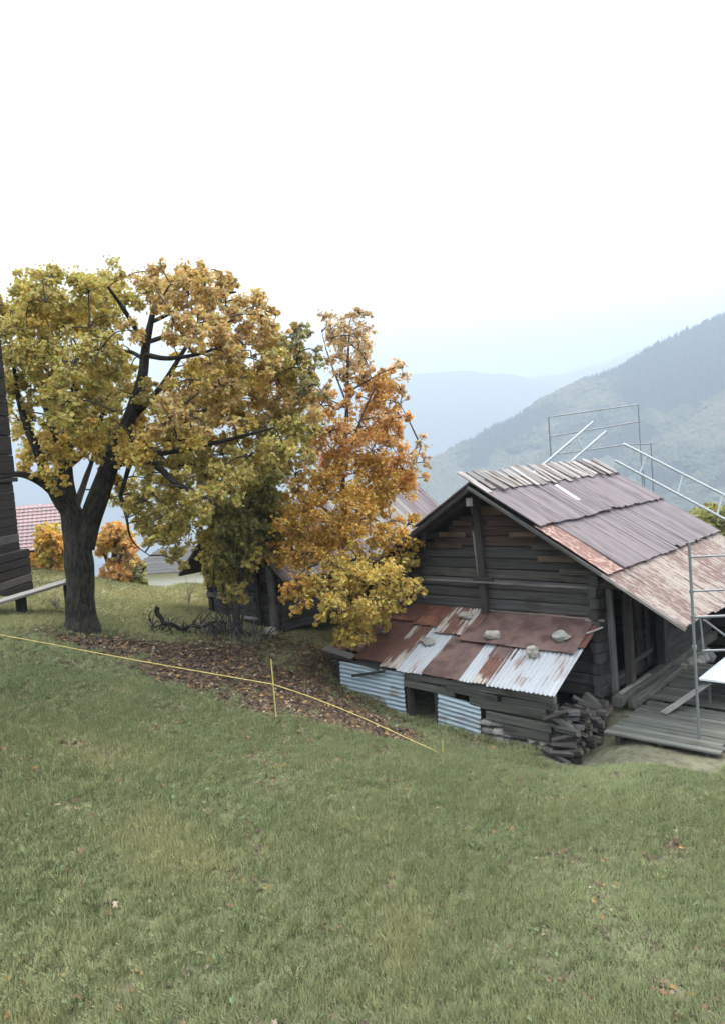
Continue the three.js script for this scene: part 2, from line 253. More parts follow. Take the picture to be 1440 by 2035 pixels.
{ // forest on the slope: too far to tell the trees apart
  srand(77);
  const conifer = (() => { const gs = []; for (let k = 0; k < 4; k++) { const g = new THREE.ConeGeometry(2.6 - k * 0.6, 5.2, 7, 1, true); const p = g.attributes.position; for (let i = 0; i < p.count; i++) p.setXYZ(i, p.getX(i) * (0.8 + 0.4 * hash(i, k, 3)), p.getY(i) + 3.4 + k * 3.2 - 0.8 * hash(i, k, 8), p.getZ(i) * (0.8 + 0.4 * hash(i, k, 5))); gs.push(g.toNonIndexed()); } const g = mergeGeometries(gs); g.computeVertexNormals(); return g; })();
  const broad = (() => { const gs = []; for (let k = 0; k < 7; k++) { const g = new THREE.IcosahedronGeometry(2.4 + 1.2 * hash(k, 4, 4), 1), p = g.attributes.position; for (let i = 0; i < p.count; i++) { const q = 0.75 + 0.6 * noise(p.getX(i) * 1.3 + k * 9, p.getY(i) * 1.3, p.getZ(i) * 1.3); p.setXYZ(i, p.getX(i) * q + 5 * (hash(k, 1, 1) - 0.5), p.getY(i) * q + 6 + 5 * (hash(k, 2, 1) - 0.5), p.getZ(i) * q + 5 * (hash(k, 3, 1) - 0.5)); } gs.push(g); } const g = mergeGeometries(gs); g.computeVertexNormals(); return g; })();
  const items = [[], []], m4 = new THREE.Matrix4();
  for (let i = 0; i < 160000 && items[0].length + items[1].length < 46000; i++) {
    const z = -KH * rr(430, 1010), x = -z * rr(-0.02, 0.58), y = hillY(x, z), low = (y - EYE) / -z;
    if (x < 40 || low < -0.16) continue;
    const patch = fbm(x * 0.0055, z * 0.0055, 20, 5), clearing = fbm(x * 0.008 + 9, z * 0.015, 33, 3);
    if (clearing > 0.63 && z > -1800) continue;
    const k = patch + rr(-0.05, 0.05) > 0.54 - 0.12 * sstep(-1600, -1100, z) ? 1 : 0, s = rr(0.8, 1.6) * (k ? 1.25 : 0.95);
    m4.compose(V(x, y - 0.6, z), new THREE.Quaternion().setFromAxisAngle(V(0, 1, 0), R() * 6.28), V(s, s * rr(0.85, 1.2), s));
    const t = R(), c = k ? (patch > 0.56 ? col(lerp(0.09, 0.16, t), lerp(0.09, 0.135, t), lerp(0.045, 0.07, t)) : col(lerp(0.04, 0.085, t), lerp(0.055, 0.09, t), 0.035)) : col(lerp(0.012, 0.04, t), lerp(0.026, 0.055, t), lerp(0.018, 0.032, t));
    items[k].push([m4.clone(), c]);
  }
  [[conifer, 'conifer_forest', 'dark conifer forest covering the far slope'], [broad, 'autumn_woodland', 'pale autumn woodland in patches on the far slope']].forEach(([g, n, l], k) => {
    const o = new THREE.InstancedMesh(g, std(0xffffff, { roughness: 1 }), items[k].length); items[k].forEach(([m, c], i) => { o.setMatrixAt(i, m); o.setColorAt(i, c); });
    o.name = n; o.castShadow = o.receiveShadow = true; scene.add(o); tag(o, l, 'forest', null, 'stuff');
  });
}

// ---------------------------------------------------------------- the big barn
const BASE = 5.3; // local y of the ridge above the barn's base
{
  srand(5);
  const barn = thing('timber_barn', 'large dark log barn with mauve-grey board roof beside the lean-to shed', 'barn', hut(0, 0, -BASE), -YAW);
  const W = 4.6, H = 2.834, L = 7.25, SL = Math.hypot(W, H), ang = Math.atan2(H, W), wallZ = -0.8, y = c => c + BASE;
  const sag = x => 0; 
  // gable logs, front and back
  for (const [zz, front] of [[wallZ, 1], [-L + 0.7, 0]]) {
    let c = -4.75, k = 0;
    while (c < -0.62) {
      const h = rr(0.21, 0.28), top = Math.min(c + h, -0.5), half = Math.min(2.46, (-(top) - 0.26) / 0.616 + 0.1), over = half > 2.4 ? 0.02 : rr(-0.12, 0.03);
      const upper = c > -1.75; let l = half * 2 + over;
      const m = c > -1.05 ? pick(M.redWood) : upper ? pick([M.redWood[3], M.darkWood[2], M.darkWood[3], M.redWood[1]]) : pick(M.darkWood);
      const o = obj('log', beam(l, top - c - 0.008, 0.16, 0.03), m, barn); o.position.set(rr(-0.02, 0.02), y((c + top) / 2), zz + rr(-0.022, 0.022)); o.rotation.z = rr(-0.004, 0.004);
      c = top; k++;
    }
  }
  // overhanging weathered plank ends under the front rake, stepped with the roof
  for (const s of [-1, 1]) for (let k = 0; k < 7; k++) {
    const c = -0.85 - k * 0.27, xo = (-(c) - 0.2) / 0.616; if (xo > 3.6) continue;
    const l = rr(0.5, 1.1), o = obj('gable_board', beam(l, 0.13, 0.035, 0.008), pick(s < 0 ? M.redWood : [M.redWood[2], M.darkWood[3], M.redWood[3]]), barn);
    o.position.set(s * (xo - l / 2 - rr(0.02, 0.1)), y(c - 0.06), wallZ + 0.13); o.rotation.z = rr(-0.02, 0.02);
  }
  // gable centre post, ridge beam end, pole across the gable
  bar(V(-0.28, y(-0.35), wallZ + 0.17), V(-0.2, y(-3.2), wallZ + 0.19), 0.17, 0.12, M.postWood, 'gable_post', barn, V(0, 0, 1));
  bar(V(-0.43, y(-1.1), wallZ + 0.14), V(-0.33, y(-2.5), wallZ + 0.15), 0.06, 0.05, M.greyWood[0], 'batten', barn, V(0, 0, 1));
  bar(V(-2.2, y(-2.3), wallZ + 0.29), V(2.62, y(-2.3), wallZ + 0.27), 0.05, 0.05, M.greyWood[1], 'pole', barn);
  bar(V(-0.48, y(-2.24), wallZ + 0.2), V(0.05, y(-2.24), wallZ + 0.2), 0.1, 0.1, M.postWood, 'bracket', barn);
  const rb = bar(V(-0.12, y(-0.36), -0.12), V(-0.12, y(-0.36), -L + 0.15), 0.2, 0.22, M.blackWood, 'ridge_beam', barn);
  const cap = obj('beam_end', beam(0.17, 0.19, 0.03, 0.01, 'y'), M.greyWood[2], barn); cap.position.set(-0.12, y(-0.36), -0.105);
  for (const s of [-1, 1]) { // purlins and rake rafters
    for (const t of [0.34, 0.66, 0.93]) bar(V(s * W * t, y(-H * t - 0.2), -0.18), V(s * W * t, y(-H * t - 0.2), -L + 0.15), 0.15, 0.16, M.blackWood, 'purlin', barn);
    bar(V(s * 0.05, y(-0.14), -0.3), V(s * W * 0.98, y(-H * 0.98 - 0.12), -0.3), 0.1, 0.12, M.blackWood, 'rafter', barn);
  }
  // log ends crossing at the two front corners
  for (const s of [-1, 1]) for (let k = 0; k < 11; k++) { const o = obj('log_end', beam(0.2, 0.22, rr(0.22, 0.36), 0.03, 'z'), pick([M.darkWood[2], M.postWood, M.darkWood[0]]), barn); o.position.set(s * 2.53 + rr(-0.02, 0.02), y(-4.55 + k * 0.24), wallZ + 0.12); }
  // long side walls of logs with a recessed doorway on the right
  for (const s of [-1, 1]) { let c = -4.75; while (c < -2.05) { const h = rr(0.22, 0.28), door = s > 0 && c > -4.6 && c < -2.4; for (const [z0, z1] of door ? [[-0.88, -1.22], [-2.98, -L + 0.62]] : [[-0.88, -L + 0.62]]) { const o = obj('log', beam(0.16, h - 0.01, z0 - z1, 0.03, 'z'), pick(M.darkWood), barn); o.position.set(s * 2.47, y(c + h / 2), (z0 + z1) / 2); } c += h; } }
  for (let k = 0; k < 24; k++) { const o = obj('floor_board', beam(4.7, 0.04, 0.24, 0.006), M.postWood, barn); o.position.set(0, y(-4.72), -1.0 - k * 0.245); }
  // outer post row and boarded side under the deep right eave
  bar(V(2.82, y(-4.6), wallZ + 0.05), V(2.8, y(-1.95), wallZ + 0.05), 0.12, 0.12, M.darkWood[1], 'corner_post', barn, V(1, 0, 0));
  bar(V(3.0, y(-4.6), wallZ - 0.35), V(3.0, y(-2.05), wallZ - 0.35), 0.2, 0.16, M.postWood, 'door_post', barn, V(1, 0, 0));
  bar(V(3.0, y(-4.6), -3.05), V(3.0, y(-2.05), -3.05), 0.2, 0.2, M.postWood, 'door_post', barn, V(1, 0, 0));
  for (let k = 0; k < 8; k++) { const o = obj('door_board', beam(0.05, 2.1, 0.2, 0.008, 'y'), pick(M.darkWood), barn); o.position.set(2.66, y(-3.5), -3.1 - k * 0.21); } // plank door slid open along the wall
  { let c = -4.55; while (c < -2.1) { const h = rr(0.22, 0.28), o = obj('side_board', beam(0.05, h - 0.012, 3.4, 0.01, 'z'), pick([M.postWood, M.redWood[3], M.darkWood[2]]), barn); o.position.set(2.98 + rr(-0.01, 0.01), y(c + h / 2), -4.9); c += h; } }
  bar(V(3.05, y(-4.58), wallZ + 0.55), V(3.05, y(-4.6), -6.6), 0.2, 0.2, M.mossWood[0], 'sill_beam', barn);
  bar(V(3.28, y(-4.66), wallZ + 0.35), V(3.27, y(-4.66), -3.4), 0.16, 0.14, M.mossWood[1], 'sill_beam', barn);
  bar(V(3.07, y(-4.45), wallZ + 0.4), V(3.1, y(-4.44), -1.9), 0.09, 0.05, M.greyWood[0], 'loose_batten', barn);
  bar(V(2.95, y(-4.08), -1.5), V(2.93, y(-4.05), -2.6), 0.04, 0.1, M.postWood, 'door_rail', barn);
  // stone footing
  for (let k = 0; k < 16; k++) { const o = obj('footing_stone', rockGeo(rr(0.2, 0.3), rr(0.22, 0.3), rr(0.18, 0.24), k + 2, 1), pick(M.stone), barn); o.position.set(2.9 + rr(-0.1, 0.12), y(-5.25), wallZ + 0.3 - k * 0.38); }
  for (const s of [-1, 1]) { // roof: solid sheathing, then lapped boards; tier breaks follow the photograph's seams
    const roof = new THREE.Group(); roof.name = 'roof_slope'; barn.add(roof); roof.position.set(0, y(0), 0); roof.rotation.z = s > 0 ? -ang : 0; if (s < 0) { roof.rotation.set(0, Math.PI, 0); roof.rotateZ(-ang); roof.position.z = -L; }
    // local: x down the slope, z from 0 (front) to -L for the right slope
    const sh = obj('sheathing', beam(SL, 0.04, L - 0.06, 0.006), M.blackWood, roof); sh.position.set(SL / 2, -0.045, -L / 2);
    const tiers = [[-0.02, 0.338 * SL + 0.1, 0.105], [0.338 * SL, 0.665 * SL + 0.1, 0.058]];
    tiers.forEach(([x0, x1, lift], ti) => {
      let z = ti === 1 && s > 0 ? -0.72 : 0.02, k = 0;
      while (z > -L) {
        const w = Math.min(rr(0.15, 0.26), z + L + 0.02); if (w < 0.06) break; const e = rr(-0.025, 0.03) + (R() < 0.1 ? rr(-0.08, 0.05) : 0), o = obj('roof_board', beam(x1 - x0 + e, 0.032, w - 0.004, 0.004), pick(M.roofWood), roof);
        o.position.set((x0 + x1 + e) / 2, lift + rr(-0.005, 0.006) + 0.012 * Math.sin(z * 1.1 + ti), z - w / 2); o.rotation.z = 0.016; o.rotation.y = rr(-0.009, 0.009); o.rotation.x = rr(-0.03, 0.03); z -= w; k++;
      }
    });
    if (s > 0) { // rusty sheet at the front of the middle tier
      const o = obj('metal_sheet', corrugated(0.76, 0.33 * SL + 0.08, 0.19, 0.006, 0.012, 3), M.speckRed, roof); o.rotation.y = Math.PI / 2; o.position.set(0.338 * SL + 0.17 * SL, 0.055, -0.34);
    }
    let z = 0.03, k = 0; // lowest tier: sheet metal with flaking paint
    while (z > -L + 0.2) { const w = 0.8, l = 0.345 * SL + rr(-0.03, 0.05), o = obj('metal_sheet', corrugated(w + 0.04, l, 0.2, 0.008, 0.02, k + 7 + s), M.speck, roof); o.rotation.y = Math.PI / 2; o.position.set(0.66 * SL + l / 2, 0.01 + (k % 2) * 0.006, z - w / 2); o.rotation.z = 0; z -= w; k++; }
    // rake board along the front edge
    if (s > 0) { bar(V(-0.02, -0.03, 0.06), V(0.66 * SL, -0.03, 0.06), 0.035, 0.08, M.darkWood[1], 'rake_board', roof); bar(V(0.66 * SL, -0.03, 0.062), V(SL + 0.03, -0.035, 0.062), 0.03, 0.07, M.ridgeWood[2], 'rake_board', roof); }
    else bar(V(0, -0.04, -L - 0.05), V(SL, -0.04, -L - 0.05), 0.035, 0.1, M.blackWood, 'rake_board', roof);
  }
  // short boards laid over the ridge, their tops standing proud
  { let z = 0.05; while (z > -L) { const w = rr(0.13, 0.2), l = rr(0.75, 1.0), o = obj('ridge_board', beam(l, 0.028, w, 0.006), pick(M.ridgeWood), barn); o.position.set(0.12 + rr(-0.06, 0.06), y(0.075 + rr(0, 0.05)), z - w / 2); o.rotation.set(rr(-0.12, 0.12), rr(-0.12, 0.12), -ang + rr(-0.03, 0.06)); z -= w + rr(0.03, 0.1); } }
  { let z = 0; while (z > -L) { const w = rr(0.25, 0.35), o = obj('ridge_board', beam(0.6, 0.028, w, 0.006), pick(M.ridgeWood), barn); o.position.set(-0.27, y(-0.05), z - w / 2); o.rotation.z = ang + rr(-0.04, 0.04); z -= w + 0.03; } }
}
{ // pale plank lying on the barn roof
  const ang = Math.atan2(2.834, 4.6), o = obj('loose_plank', beam(0.74, 0.035, 0.12, 0.006), M.paleWood); o.position.copy(hut(0.88, 2.98, -0.55 + 0.145)); o.rotation.set(0, -YAW - 0.12, 0); o.rotateZ(-ang);
  tag(o, 'short white plank lying loose on the mauve barn roof', 'plank');
}
// ---------------------------------------------------------------- lean-to shed before the gable
const shedC = z => -3.08 - 0.447 * (z + 0.75); // roof height by local z (towards the camera)
{
  srand(9);
  const shed = thing('lean_to_shed', 'low lean-to shed roofed with rusty patchwork sheets against the barn gable', 'shed', hut(0, 0, -BASE), -YAW), y = c => c + BASE, sa = Math.atan(0.447);
  const put = (mat, x0, x1, z0, z1, lift, geo, tilt = 0, nm = 'roof_sheet') => { const l = (z1 - z0) / Math.cos(sa), o = obj(nm, geo(x1 - x0, l), mat, shed); o.position.set((x0 + x1) / 2, y(shedC((z0 + z1) / 2) + lift), (z0 + z1) / 2); o.rotation.set(sa, 0, tilt); return o; };
  const cor = (sd, wob = 0.015, p = 0.09, a = 0.013) => (w, l) => corrugated(w, l, p, a * 1.3, wob, sd);
  const flat = (sd) => (w, l) => corrugated(w, l, 0.5, 0.005, 0.05, sd);
  // lower row
  put(M.speckRed, -3.75, -2.75, -0.2, 1.05, 0.0, cor(1, 0.04)); put(M.rust, -2.85, -1.85, -0.25, 1.28, 0.015, cor(2, 0.03));
  put(M.half, -1.92, -1.35, -0.25, 1.42, 0.03, cor(3)); put(M.galv, -1.4, -0.62, -0.3, 1.46, 0.018, cor(4));
  put(M.brown, -0.66, 0.36, -0.15, 1.45, 0.035, flat(5)); put(M.galv, 0.3, 0.72, 0.0, 1.46, 0.02, cor(6)); put(M.half, 0.66, 1.1, 0.0, 1.46, 0.032, cor(16)); put(M.brown, 0.62, 1.24, 0.0, 0.7, 0.05, flat(7)); put(M.galv, 1.06, 2.58, 0.15, 1.5, 0.044, cor(8, 0.01, 0.1, 0.016));
  // upper row
  put(M.redRust, -4.0, -2.9, -0.8, 0.0, 0.07, cor(9, 0.04)); put(M.redRust, -3.0, -1.9, -0.82, -0.1, 0.085, cor(10, 0.03)); put(M.redRust, -2.0, -1.1, -0.8, 0.0, 0.075, cor(11, 0.03));
  put(M.half, -1.2, -0.1, -0.78, 0.2, 0.09, cor(12)); put(M.brown, -0.35, 2.5, -0.72, 0.4, 0.115, flat(13), 0.004); put(M.rust, 2.3, 2.62, -0.5, 0.2, 0.1, cor(14, 0.05));
  // bent sheet corner and pale laths at the top right
  bar(V(2.3, y(-3.02), -0.6), V(2.72, y(-3.0), -0.62), 0.04, 0.05, M.greyWood[2], 'lath', shed); bar(V(2.5, y(-3.2), -0.2), V(2.75, y(-3.1), -0.45), 0.05, 0.03, M.ridgeWood[2], 'lath', shed); bar(V(-0.2, y(-2.99), -0.66), V(2.5, y(-3.0), -0.66), 0.03, 0.02, M.greyWood[2], 'flashing', shed);
  // roof timbers
  for (const x of [-3.5, -2.4, -1.2, 0, 1.2, 2.4]) bar(V(x, y(shedC(-0.7) - 0.09), -0.7), V(x, y(shedC(1.3) - 0.09), x < -2 ? 0.98 : 1.32), 0.09, 0.1, pick(M.darkWood), 'rafter', shed);
  bar(V(-3.9, y(shedC(0.9) - 0.24), 0.95), V(-1.2, y(shedC(1.12) - 0.24), 1.18), 0.13, 0.14, M.darkWood[0], 'eave_beam', shed);
  bar(V(-1.3, y(shedC(1.2) - 0.25), 1.22), V(2.45, y(shedC(1.2) - 0.25), 1.22), 0.14, 0.15, M.greyWood[1], 'eave_beam', shed);
  bar(V(-3.95, y(-3.88), 1.12), V(-2.9, y(-3.98), 1.2), 0.2, 0.04, M.greyWood[0], 'rotten_board', shed, V(0.1, 1, 0.3)); bar(V(-3.7, y(-4.02), 1.14), V(-2.0, y(-4.14), 1.3), 0.12, 0.05, M.darkWood[2], 'rotten_board', shed); bar(V(-2.75, y(-4.36), 1.46), V(-1.75, y(-4.12), 1.42), 0.06, 0.06, M.darkWood[2], 'prop', shed);
  // wall of corrugated sheet on the left, ribs level
  const wp = (mat, x0, x1, c0, c1, z, tilt, sd, ty = 0) => { const o = obj('wall_sheet', corrugated(c1 - c0, x1 - x0, 0.105, 0.016, 0.02, sd), mat, shed); o.rotation.order = 'YXZ'; o.position.set((x0 + x1) / 2, y((c0 + c1) / 2), z); o.quaternion.setFromEuler(new THREE.Euler(0, ty, tilt)).multiply(new THREE.Quaternion().setFromEuler(new THREE.Euler(0, 0, Math.PI / 2))).multiply(new THREE.Quaternion().setFromEuler(new THREE.Euler(Math.PI / 2, 0, 0))); return o; };
  wp(M.wallGalv, -3.3, -1.28, -5.3, -4.12, 1.32, -0.02, 2);
  wp(M.wallGalv, -0.35, 0.75, -5.35, -4.5, 1.34, -0.09, 7);
  for (const [x, m] of [[-3.35, 0], [-1.22, 2], [-0.42, 2], [0.95, 0], [2.4, 1]]) bar(V(x, y(-5.45), 1.2), V(x, y(-4.3), 1.2), 0.13, 0.13, M.darkWood[m], 'post', shed, V(1, 0, 0));
  // boards and beams of the right half of the front
  for (const [x0, x1, c0, c1, h, m] of [[-1.25, 0.1, -4.36, -4.4, 0.16, 1], [-0.1, 1.2, -4.3, -4.36, 0.14, 2], [0.5, 2.3, -4.52, -4.5, 0.2, 0], [1.3, 2.45, -4.36, -4.34, 0.13, 2], [0.9, 2.4, -4.74, -4.76, 0.18, 1], [1.3, 2.35, -4.96, -4.95, 0.18, 0]])
    bar(V(x0, y(c0), 1.3 + rr(0, 0.04)), V(x1, y(c1), 1.3 + rr(0, 0.04)), 0.06, h, M.mossWood[m], 'wall_board', shed);
  for (let k = 0; k < 26; k++) { const o = obj('wall_stone', rockGeo(rr(0.13, 0.22), rr(0.07, 0.11), rr(0.1, 0.16), k + 30, 1), pick(M.stone), shed); o.position.set(0.85 + (k % 8) * 0.21 + rr(-0.03, 0.03), y(-5.5 + Math.floor(k / 8) * 0.17), 1.18 + rr(-0.05, 0.05)); }
  // left end boards and floor of darkness: back lining boards
  for (let k = 0; k < 9; k++) { const o = obj('end_board', beam(0.03, rr(1.0, 1.2), 0.2, 0.005, 'y'), M.darkWood[k % 3], shed); o.position.set(-3.42, y(-4.75 + 0.04 * (9 - k)), -0.45 + k * 0.205); }
}
{ // stones weighting the shed roof
  srand(21); const sa = Math.atan(0.447);
  const S = [[-1.14, 0.5, 0.17, 0.075, 0.12, 0, 'grey stone lying on the pale corrugated sheet of the shed roof', 0.03], [-0.61, -0.4, 0.22, 0.08, 0.13, 1, 'flat pale stone near the top of the shed roof below the gable post', 0.105], [0.45, 0.2, 0.2, 0.11, 0.13, 1, 'lumpy brown stone on the middle seam of the shed roof', 0.13],
    [1.68, 0.52, 0.13, 0.17, 0.12, 1, 'upright pinkish stone on the white corrugated sheet of the shed roof', 0.06], [2.04, 0.02, 0.17, 0.1, 0.13, 0, 'pale stone on the brown sheet at the right of the shed roof', 0.125], [-2.6, 0.35, 0.12, 0.06, 0.1, 2, 'small dark stone on the rusty left part of the shed roof', 0.03]];
  S.forEach(([u, z, a, b, c, m, l, lift], k) => { const o = obj('roof_stone', rockGeo(a, b, c, k + 60, 3, 0.8), M.stone[m]); o.position.copy(hut(u, -z, shedC(z) + lift)); o.rotation.set(sa * Math.cos(YAW), rr(0, 6), 0); o.rotation.order = 'XYZ'; o.rotation.set(0, -YAW + rr(-0.5, 0.5), 0); o.rotateX(sa); tag(o, l, 'stone', 'stones weighting the shed roof'); });
}
{ // split firewood heaped between the shed and the barn corner
  srand(31); const pile = thing('firewood_pile', 'dark heap of split firewood between shed end and barn corner', 'firewood', hut(2.9, -0.4, -BASE - 0.1), -YAW);
  const endM = [wood(0.14, 0.11, 0.085), wood(0.1, 0.085, 0.07)], logM = [M.darkWood[0], M.darkWood[1], M.darkWood[2], M.bark, M.mossWood[0], M.postWood];
  for (let k = 0; k < 95; k++) {
    const row = Math.floor(k / 13), i = k % 13, l = rr(0.4, 0.6), r = rr(0.055, 0.085), n = 4 + Math.floor(R() * 4), sh = new THREE.Shape(); for (let q = 0; q < n; q++) { const a = (q + rr(-0.25, 0.25)) / n * 6.283, f = r * rr(0.75, 1.15); q ? sh.lineTo(Math.cos(a) * f, Math.sin(a) * f) : sh.moveTo(Math.cos(a) * f, Math.sin(a) * f); }
    const o = obj('split_log', uvMetres(new THREE.ExtrudeGeometry(sh, { depth: l, bevelEnabled: false }).translate(0, 0, -l / 2).rotateY(Math.PI / 2), 'x', R() * 5), pick(logM), pile);
    const e = obj('end_grain', uvMetres(new THREE.ExtrudeGeometry(sh, { depth: 0.008, bevelEnabled: false }).scale(0.9, 0.9, 1).translate(0, 0, l / 2 - 0.002).rotateY(Math.PI / 2), 'x', R() * 5), pick(endM), o);
    o.position.set(-0.12 + rr(-0.12, 0.12) - row * 0.015, 0.1 + row * 0.125 + rr(-0.02, 0.02), 1.35 - i * 0.135 - row * 0.05 + rr(-0.06, 0.06)); o.rotation.set(rr(-3, 3), rr(-0.5, 0.5), rr(-0.25, 0.25));
  }
}
// ---------------------------------------------------------------- plank deck and scaffold beside the barn
{
  srand(41); const deck = thing('plank_deck', 'greenish grey plank platform beside the barn door', 'deck', hut(3.4, 0, -BASE - 0.1), -YAW), y = c => c + BASE + 0.1;
  for (let k = 0; k < 30; k++) { if (k === 12) continue; const o = obj('deck_board', beam(rr(1.9, 2.1), 0.045, 0.165, 0.008), pick(M.mossWood), deck); o.position.set(0.98 + rr(-0.04, 0.04), y(-4.75) + rr(-0.008, 0.008), 1.0 - k * 0.178); o.rotation.y = rr(-0.008, 0.008); }
  for (const x of [0.2, 1.0, 1.8]) { bar(V(x, y(-4.83), 1.05), V(x, y(-4.83), -4.3), 0.1, 0.11, M.postWood, 'joist', deck); for (const z of [0.95, -1.5, -4.1]) bar(V(x, y(-5.75), z), V(x, y(-4.9), z), 0.12, 0.12, M.postWood, 'post', deck, V(1, 0, 0)); }
}
{
  const sc = thing('scaffold_tower', 'grey tubular scaffold standing at the right end of the barn eave', 'scaffold');
  const T = (name, a, b, r, m = M.tubeSteel) => obj(name, tube(a, b, r), m, sc);
  const d0 = 13.3, post = at(1386, 1425, d0), foot = V(post.x, groundY(post.x, post.z) - 0.05, post.z), topp = V(post.x, at(1363, 1075, d0).y, post.z); 
  T('standard', foot, topp, 0.026);
  const p2 = V(post.x + 2.4, 0, post.z + 0.35), f2 = V(p2.x, groundY(p2.x, p2.z) - 0.05, p2.z), p3 = V(post.x + 0.5, 0, post.z - 1.3), f3 = V(p3.x, groundY(p3.x, p3.z) - 0.05, p3.z);
  T('standard', f2, V(p2.x, topp.y + 0.1, p2.z), 0.026);
  const lev = py => at(1372, py, d0).y;
  for (const [py, r] of [[1104, 0.018], [1172, 0.018], [1224, 0.024]]) T('ledger', V(post.x, lev(py), post.z), V(p2.x, lev(py) - 0.02, p2.z), r);
  const a1 = V(post.x + 0.12, 0, post.z + 0.02); T('strut', V(a1.x, lev(1226), a1.z), V(a1.x + 0.03, lev(1292), a1.z), 0.017); T('ledger', V(a1.x, lev(1292), a1.z), V(p2.x, lev(1296), p2.z), 0.02);
  T('brace', V(post.x + 0.18, lev(1230), post.z + 0.03), V(post.x + 0.95, lev(1306), post.z + 0.12), 0.02); T('strut', V(post.x + 0.62, lev(1255), post.z + 0.1), V(post.x + 0.62, lev(1294), post.z + 0.1), 0.018);
  for (const py of [1172, 1224, 1285]) { const cg = new THREE.CylinderGeometry(0.042, 0.042, 0.06, 10); cg.translate(post.x, lev(py), post.z); obj('coupler', cg, M.tubeSteel, sc); }
  const bd = thing('white_board', 'white board laid flat beside the scaffold post', 'board');
  const A = hut(4.34, 1.25, -4.2), nrm = hut(0, 0, 0);
  const o = obj('panel', beam(1.5, 0.05, 2.1, 0.008), M.white, bd); o.position.copy(hut(5.12, 2.3, -4.2)); o.rotation.y = -YAW;
  for (const [u, v] of [[4.5, 1.45], [5.7, 1.45], [4.5, 3.2], [5.7, 3.2]]) { const p = hut(u, v, -4.23), gy = u < 5.3 ? hut(0, 0, -4.73).y : groundY(p.x, p.z) - 0.03; obj('trestle_leg', tube(p, V(p.x, gy, p.z), 0.03, 8), M.greyWood[1], bd); }
  const lp = thing('leaning_plank', 'pale plank leaning below the white board by the scaffold foot', 'plank'); bar(hut(3.95, 0.35, -4.71), hut(4.5, 1.42, -4.3), 0.16, 0.035, M.greyWood[2], 'plank', lp);
}
{ // black outbuilding beyond the barn, seen under its eave
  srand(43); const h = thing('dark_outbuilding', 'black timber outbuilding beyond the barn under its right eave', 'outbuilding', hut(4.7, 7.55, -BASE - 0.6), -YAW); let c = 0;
  while (c < 2.6) { const lh = rr(0.22, 0.28), m = pick([M.shadeDarkWood, M.blackWood]), o = obj('log', beam(5, lh - 0.01, 0.16, 0.03), m, h); o.position.set(0, c + lh / 2, rr(-0.01, 0.01)); for (const x of [-2.4, 2.4]) { const q = obj('log', beam(0.16, lh - 0.01, 2.6, 0.03, 'z'), m, h); q.position.set(x, c + lh / 2, -1.4); } c += lh; }
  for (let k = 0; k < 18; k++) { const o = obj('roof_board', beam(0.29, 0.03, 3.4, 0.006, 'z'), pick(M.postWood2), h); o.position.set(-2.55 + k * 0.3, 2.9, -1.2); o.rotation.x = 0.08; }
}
// ---------------------------------------------------------------- scaffold and lattice girders behind the barn
{
  const D = 27, P = (px, py, dd = 0) => at(px, py, D + dd), sc = thing('guardrail_scaffold', 'thin grey tube scaffold rising behind the barn ridge', 'scaffold');
  const T = (n, a, b, r, m = M.tubeSteel) => obj(n, tube(a, b, r, 8), m, sc);
  const drop = (p) => V(p.x, groundY(p.x, p.z) - 0.1, p.z);
  const a = P(1089, 829), b = P(1267, 804, 0.6), c = P(1292, 880, -0.4), c2 = P(1278, 935, -0.6);
  T('standard', a, drop(a), 0.028); T('standard', b, drop(b), 0.02); T('standard', c, drop(c), 0.022); T('standard', c2, drop(c2), 0.022);
  T('guardrail', P(1089, 829), P(1267, 804, 0.6), 0.022); T('guardrail', P(1091, 868), P(1268, 838, 0.6), 0.022); T('guardrail', P(1092, 905), P(1240, 884, 0.3), 0.022); T('guardrail', P(1240, 884, 0.3), P(1294, 882, -0.4), 0.022);
}
function girder(label, A, B, C, E, rungs, d) { // lattice beam: chords A-B and C-E, rungs by fraction
  const g = thing('lattice_girder', label, 'girder', V(0, 0, 0), 0, 'aluminium girders behind the barn'), [a, b, c, e] = [A, B, C, E].map(p => at(p[0], p[1], p[2] ?? d));
  obj('chord', tube(a, b, 0.045), M.paleTube, g); obj('chord', tube(c, e, 0.045), M.paleTube, g);
  for (const [t, s] of rungs) obj('rung', tube(a.clone().lerp(b, t), c.clone().lerp(e, s), 0.03), M.paleTube, g); return g;
}
girder('pale lattice girder rising to the right behind the barn ridge', [1040, 957], [1178, 838], [1096, 950], [1204, 857], [[0.38, 0.02], [0.76, 0.58]], 26.5);
const gRight = girder('long pale lattice girder falling to the right edge behind barn', [1238, 882], [1500, 1016], [1220, 915], [1500, 1064], [[0.17, 0.18], [0.45, 0.45], [0.75, 0.73], [0.98, 0.98]], 26.2);

